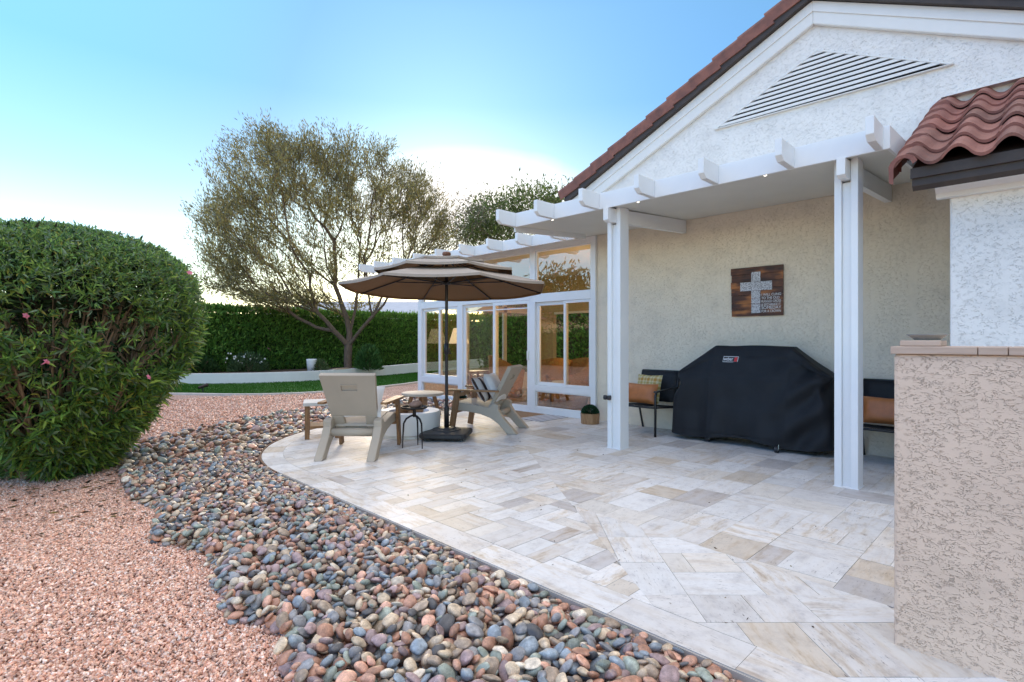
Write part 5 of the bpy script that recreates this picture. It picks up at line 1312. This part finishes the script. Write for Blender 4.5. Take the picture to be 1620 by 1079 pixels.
def drop(x, y, a, b, c, ang, jx=0):
    R = int(a/CS)+1; i, j = int((x-GX0)/CS), int((y-GY0)/CS)
    if i-R < 0 or j-R < 0 or i+R >= HM.shape[0] or j+R >= HM.shape[1]: return None
    sub = HM[i-R:i+R+1, j-R:j+R+1]; gx, gy = np.meshgrid(np.arange(-R, R+1)*CS, np.arange(-R, R+1)*CS, indexing='ij')
    u = (gx*math.cos(ang)+gy*math.sin(ang))/a; v = (-gx*math.sin(ang)+gy*math.cos(ang))/b; q = u*u+v*v; mk = q < 1
    if not mk.any(): return None
    hh = c*np.sqrt(np.maximum(0, 1-q)); zc = np.max((sub+hh*.80)[mk]) if False else np.percentile((sub+hh)[mk], 88)
    if zc+c*.6 > (.004+.16*max(0, patio_d(x, y)-.05) if patio_d(x, y) < .4 else .07): return None
    # local slope for the tilt
    gxs = np.polyfit(gx[mk], sub[mk], 1)[0] if mk.sum() > 4 else 0; gys = np.polyfit(gy[mk], sub[mk], 1)[0] if mk.sum() > 4 else 0
    sub[mk] = np.maximum(sub[mk], zc+hh[mk]*.85); return zc, max(-.7, min(.7, gxs)), max(-.7, min(.7, gys))
def try_pebble(x, y, smin, smax):
    s = RNG.uniform(smin, smax)*(.85+.5*RNG.random()**2); a = s; b = s*RNG.uniform(.58, .92); c = s*RNG.uniform(.30, .54)
    pd = patio_d(x, y)
    if pd < a*.45 or outer_ok(x, y) < a*.3*RNG.uniform(-.6, 1): return
    if math.hypot(x-oc[0], y-oc[1]) < .42: return
    ang = RNG.uniform(0, math.pi); r = drop(x, y, a, b, c, ang)
    if r is None: return
    cand.append((x, y, r[0], a, b, c, ang, r[1], r[2]))
NEARN = 13000
for k in range(NEARN): yy_ = .8+5.6*RNG.random()**1.15; kk_ = 1.32-.32*min(1, max(0, (yy_-1.0)/2.2)); try_pebble(RNG.uniform(.7, 2.15), yy_, .020*kk_, .0355*kk_)
for k in range(7000):
    x, y = RNG.uniform(.9, 7.3), RNG.uniform(6.0, 10.7)
    if x < 3.6 or y > 7.9: try_pebble(x, y, .032, .055)
def ndir(p): return math.hypot(p[0], p[1])
def frame_px(p): d = (p[0]+p[1])/R2; r = (p[0]-p[1])/R2; return 810+850*r/d, 539.5-850*(p[2]-1.3)/d, d
def seen(p):
    x, y, d = frame_px(p); return -10 < x < 1630 and y < 1095
top = []
for ix, p in enumerate(cand):
    i, j = int((p[0]-GX0)/CS), int((p[1]-GY0)/CS)
    if seen(p) and HM[i, j] <= p[2]+p[5]*.9: top.append((-(p[3]*p[4])/frame_px(p)[2]**2, ix))
top.sort(); indiv = {ix for _, ix in top[:300]}
def prot(p):
    Rz = Matrix.Rotation(p[6], 3, 'Z'); n = Vector((-p[7], -p[8], 1)).normalized(); return (Vector((0, 0, 1)).rotation_difference(n).to_matrix()@Rz)
BV, BF, BC = [], [], []; off = 0; pmesh = {}
for ix, p in enumerate(cand):
    ci = int(RNG.choice(len(PCOL), p=PW)); cname, col = PCOL[ci]; col = np.array(col)*np.array([1.10, 1.03, .97])*RNG.uniform(.95, 1.6); k = int(RNG.integers(0, 14)); R = prot(p)
    if ix in indiv:
        if k not in pmesh:
            V, F = shapesP[k]; o = npmesh('pebble', V, F, MT['pebble'], None, smooth=True); pmesh[k] = o.data
        else:
            o = bpy.data.objects.new('pebble', pmesh[k]); COL.objects.link(o)
        o.location = p[:3]; o.rotation_euler = R.to_euler(); o.scale = p[3:6]; o.color = (*col, 1)
        pd = patio_d(p[0], p[1]); od = outer_ok(p[0], p[1])
        zone = 'by the patio edge' if pd < .16 else 'by the gravel' if od < .2 else 'in mid bed'
        yz = 'near the bottom of the photo' if p[1] < 1.75 else 'a little farther back' if p[1] < 2.5 else 'nearer the bush'
        szn = 'large' if p[3] > .052 else 'mid sized' if p[3] > .04 else 'small'
        shp = 'long' if p[4]/p[3] < .68 else 'oval' if p[4]/p[3] < .82 else 'round'
        tag(o, f'{szn} {shp} {cname} pebble {zone}, {yz}', 'pebble', 'river pebbles in the bed beside the patio')
    else:
        V, F = shapesL[k]; W_ = (V*np.array(p[3:6]))@np.array(R).T+np.array(p[:3]); BV.append(W_); BF.append(F+off); off += len(V); BC.append(np.tile(col, (len(V), 1)))
tag(npmesh('river_pebbles', np.concatenate(BV), np.concatenate(BF), MT['pebble_bed'], None, np.concatenate(BC), smooth=True), 'bed of smooth mixed grey and brown river pebbles curving round the patio', 'pebbles', kind='stuff')

# crushed pink granite
def icos():
    t = (1+5**.5)/2; V = np.array([(-1, t, 0), (1, t, 0), (-1, -t, 0), (1, -t, 0), (0, -1, t), (0, 1, t), (0, -1, -t), (0, 1, -t), (t, 0, -1), (t, 0, 1), (-t, 0, -1), (-t, 0, 1)], float)/math.sqrt(1+t*t)
    F = np.array([(0, 11, 5), (0, 5, 1), (0, 1, 7), (0, 7, 10), (0, 10, 11), (1, 5, 9), (5, 11, 4), (11, 10, 2), (10, 7, 6), (7, 1, 8), (3, 9, 4), (3, 4, 2), (3, 2, 6), (3, 6, 8), (3, 8, 9), (4, 9, 5), (2, 4, 11), (6, 2, 10), (8, 6, 7), (9, 8, 1)]); return V, F
def gravel_pts(n, x0, x1, y0, y1, pw=1.0):
    x = RNG.uniform(x0, x1, n); y = y0+(y1-y0)*RNG.random(n)**pw
    inside = np.zeros(n, bool)
    ex = np.interp(y, EO[:, 1], EO[:, 0]); ok = x < ex+.05
    d = (x+y)/R2; r = (x-y)/R2; ok &= (r/d > -1.02)&(1.3*850/d+539.5 < 1110)
    return np.stack([x[ok], y[ok]], 1)
g1 = gravel_pts(70000, -.15, 1.0, 1.7, 7.0, 1.25); g2 = gravel_pts(26000, .0, 7.0, 6.5, 14.0, 1.0)
G2 = np.concatenate([g1, g2]); n = len(G2); V0, F0 = icos()
sz_ = np.concatenate([RNG.uniform(.0048, .0098, len(g1)), RNG.uniform(.010, .017, len(g2))])
jit = 1+RNG.normal(size=(n, 12, 1))*.16; asp = np.stack([RNG.uniform(.8, 1.35, n), RNG.uniform(.7, 1.1, n), RNG.uniform(.5, .9, n)], 1)
ang = RNG.uniform(0, 6.283, n); tilt = RNG.normal(size=(n, 2))*.5
VV = V0[None]*jit*asp[:, None]*sz_[:, None, None]
VV[:, :, 2] += VV[:, :, 0]*tilt[:, :1]+VV[:, :, 1]*tilt[:, 1:]
ca, sa = np.cos(ang)[:, None], np.sin(ang)[:, None]; X_ = VV[:, :, 0]*ca-VV[:, :, 1]*sa; Y_ = VV[:, :, 0]*sa+VV[:, :, 1]*ca
und = np.array([noise.noise(Vector((a*1.3, b*1.3, 0))) for a, b in G2])*.008
VV = np.stack([X_+G2[:, :1], Y_+G2[:, 1:], VV[:, :, 2]+(-.031+sz_*.5*RNG.random(n)+np.abs(und))[:, None]], 2).reshape(-1, 3)
FF = (F0[None]+(np.arange(n)*12)[:, None, None]).reshape(-1, 3)
gc = np.array([(.64, .37, .25), (.74, .48, .34), (.80, .60, .47), (.54, .28, .18), (.84, .71, .60), (.36, .22, .16)])[RNG.choice(6, n, p=[.26, .26, .16, .18, .07, .07])]*np.array([1.02, .96, .95])*RNG.uniform(.78, 1.18, (n, 1))
tag(npmesh('gravel', VV, FF, MT['pebble_bed'], None, np.repeat(gc, 12, 0)), 'crushed pink granite gravel around the big bush', 'gravel', kind='stuff')

nl = 260; lx_ = np.concatenate([RNG.uniform(2.3, 5.2, 70), RNG.uniform(.1, 1.4, 190)]); ly_ = np.concatenate([RNG.uniform(.6, 4.2, 70), RNG.uniform(4.6, 6.6, 190)])
PL = np.stack([lx_, ly_, np.concatenate([np.full(70, .004), np.full(190, -.012)])], 1); DL = RNG.normal(size=(nl, 3)); DL[:, 2] *= .12
tag(leaves('leaf_litter', PL, DL, np.concatenate([RNG.uniform(.006, .03, 70), RNG.uniform(.04, .11, 190)]), np.concatenate([RNG.uniform(.004, .009, 70), RNG.uniform(.01, .018, 190)]), shades(nl, [(.16, .10, .04), (.10, .06, .03), (.22, .16, .05), (.06, .04, .02)]), MT['leaf_far']), 'dry leaf scraps and specks scattered on the pavers and under the bush', 'leaf litter', kind='stuff')
# ------------------------------------------------------------------ CAMERA, SUN, SKY
cam = bpy.data.cameras.new('camera'); co = bpy.data.objects.new('camera', cam); COL.objects.link(co)
co.location = (0, 0, 1.3); co.rotation_euler = (math.radians(90), 0, math.radians(-45))
cam.sensor_width = 36; cam.lens = 850/1620*36; cam.clip_end = 2000; cam.clip_start = .05; SC.camera = co
FILL_SKY = 8.0
SUN_EL, SUN_AZ = math.radians(13.5), math.radians(37.6)     # azimuth from +y towards +x
sd = Vector((math.sin(SUN_AZ)*math.cos(SUN_EL), math.cos(SUN_AZ)*math.cos(SUN_EL), math.sin(SUN_EL)))
sl = bpy.data.lights.new('sun', 'SUN'); sl.energy = 1.1; sl.angle = math.radians(14); sl.color = (1, .82, .62)
so = bpy.data.objects.new('sun', sl); COL.objects.link(so); so.rotation_euler = (-sd).to_track_quat('-Z', 'Y').to_euler(); so.location = (0, 0, 30)
w = bpy.data.worlds.new('World'); SC.world = w; w.use_nodes = True; nt = w.node_tree; bg = nt.nodes['Background']
sky = node(nt, 'ShaderNodeTexSky'); sky.sky_type = 'NISHITA'; sky.sun_disc = False; sky.sun_elevation = SUN_EL; sky.sun_rotation = SUN_AZ; sky.altitude = 350; sky.air_density = 1.0; sky.dust_density = .3; sky.ozone_density = 1.0
geo = node(nt, 'ShaderNodeTexCoord'); nrm = node(nt, 'ShaderNodeVectorMath', operation='NORMALIZE'); nt.links.new(geo.outputs['Generated'], nrm.inputs[0])
sp = node(nt, 'ShaderNodeSeparateXYZ'); nt.links.new(nrm.outputs[0], sp.inputs[0])
hz = ramp(nt, sp.outputs['Z'], [(0.0, (.85, .80, .74)), (.10, (.70, .72, .66)), (.245, (.45, .525, .53)), (.40, (.34, .53, .68)), (.52, (.43, .655, .77))])
c0 = mix(nt, sky.outputs[0], hz, 1.0, 'MULTIPLY')
# added unseen cloud overhead gives fill light; bright bank of cloud round the sun
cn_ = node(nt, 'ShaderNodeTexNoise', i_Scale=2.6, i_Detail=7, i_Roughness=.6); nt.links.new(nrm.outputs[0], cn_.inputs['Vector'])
fill_top = ramp(nt, sp.outputs['Z'], [(.60, 0.0), (.80, 1.0)])
vn = ramp(nt, cn_.outputs['Fac'], [(.30, .35), (.62, 1.0)]); fill_top = mix(nt, fill_top, vn, 1.0, 'MULTIPLY')
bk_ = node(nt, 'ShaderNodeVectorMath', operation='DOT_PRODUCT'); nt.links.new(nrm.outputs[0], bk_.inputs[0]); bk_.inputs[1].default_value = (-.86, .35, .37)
c0 = mix(nt, c0, ramp(nt, bk_.outputs['Value'], [(.15, (1, 1, 1)), (.7, (2.0, 2.1, 2.6))]), 1.0, 'MULTIPLY')  # out-of-view sky facing the house brightened as added fill light
c1 = mix(nt, c0, (FILL_SKY*1.03, FILL_SKY*1.0, FILL_SKY*1.0), fill_top)
def lobe(az, el, wa, we, soft):
    d = Vector((math.sin(az)*math.cos(el), math.cos(az)*math.cos(el), math.sin(el))); e1 = Vector((math.cos(az), -math.sin(az), 0)); e2 = e1.cross(d)
    outs = []
    for v, k in ((e1, wa), (e2, we)):
        dn = node(nt, 'ShaderNodeVectorMath', operation='DOT_PRODUCT'); nt.links.new(nrm.outputs[0], dn.inputs[0]); dn.inputs[1].default_value = v
        q = node(nt, 'ShaderNodeMath', operation='MULTIPLY'); nt.links.new(dn.outputs['Value'], q.inputs[0]); q.inputs[1].default_value = 1/k
        q2 = node(nt, 'ShaderNodeMath', operation='POWER'); nt.links.new(q.outputs[0], q2.inputs[0]); q2.inputs[1].default_value = 2; outs.append(q2.outputs[0])
    a = node(nt, 'ShaderNodeMath', operation='ADD'); nt.links.new(outs[0], a.inputs[0]); nt.links.new(outs[1], a.inputs[1])
    # ragged outline
    n_ = node(nt, 'ShaderNodeMath', operation='MULTIPLY_ADD'); nt.links.new(cn_.outputs['Fac'], n_.inputs[0]); n_.inputs[1].default_value = .9; n_.inputs[2].default_value = -.45
    a2 = node(nt, 'ShaderNodeMath', operation='ADD'); nt.links.new(a.outputs[0], a2.inputs[0]); nt.links.new(n_.outputs[0], a2.inputs[1])
    f = ramp(nt, a2.outputs[0], [(max(0, 1-soft), 1.0), (1.0, 0.0)])
    dd = node(nt, 'ShaderNodeVectorMath', operation='DOT_PRODUCT'); nt.links.new(nrm.outputs[0], dd.inputs[0]); dd.inputs[1].default_value = d
    g_ = node(nt, 'ShaderNodeMath', operation='GREATER_THAN'); nt.links.new(dd.outputs['Value'], g_.inputs[0]); g_.inputs[1].default_value = .3
    return mix(nt, (0, 0, 0), f, g_.outputs[0])
c2 = mix(nt, c1, (4.6, 4.4, 4.2), lobe(math.radians(41), math.radians(14.0), .24, .105, .95))
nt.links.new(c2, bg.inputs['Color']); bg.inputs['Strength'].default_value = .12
SC.view_settings.view_transform = 'Standard'; SC.view_settings.look = 'None'; SC.view_settings.exposure = 1.42; SC.view_settings.gamma = 1
SC.cycles.max_bounces = 8; SC.cycles.transparent_max_bounces = 16; SC.cycles.use_denoising = True
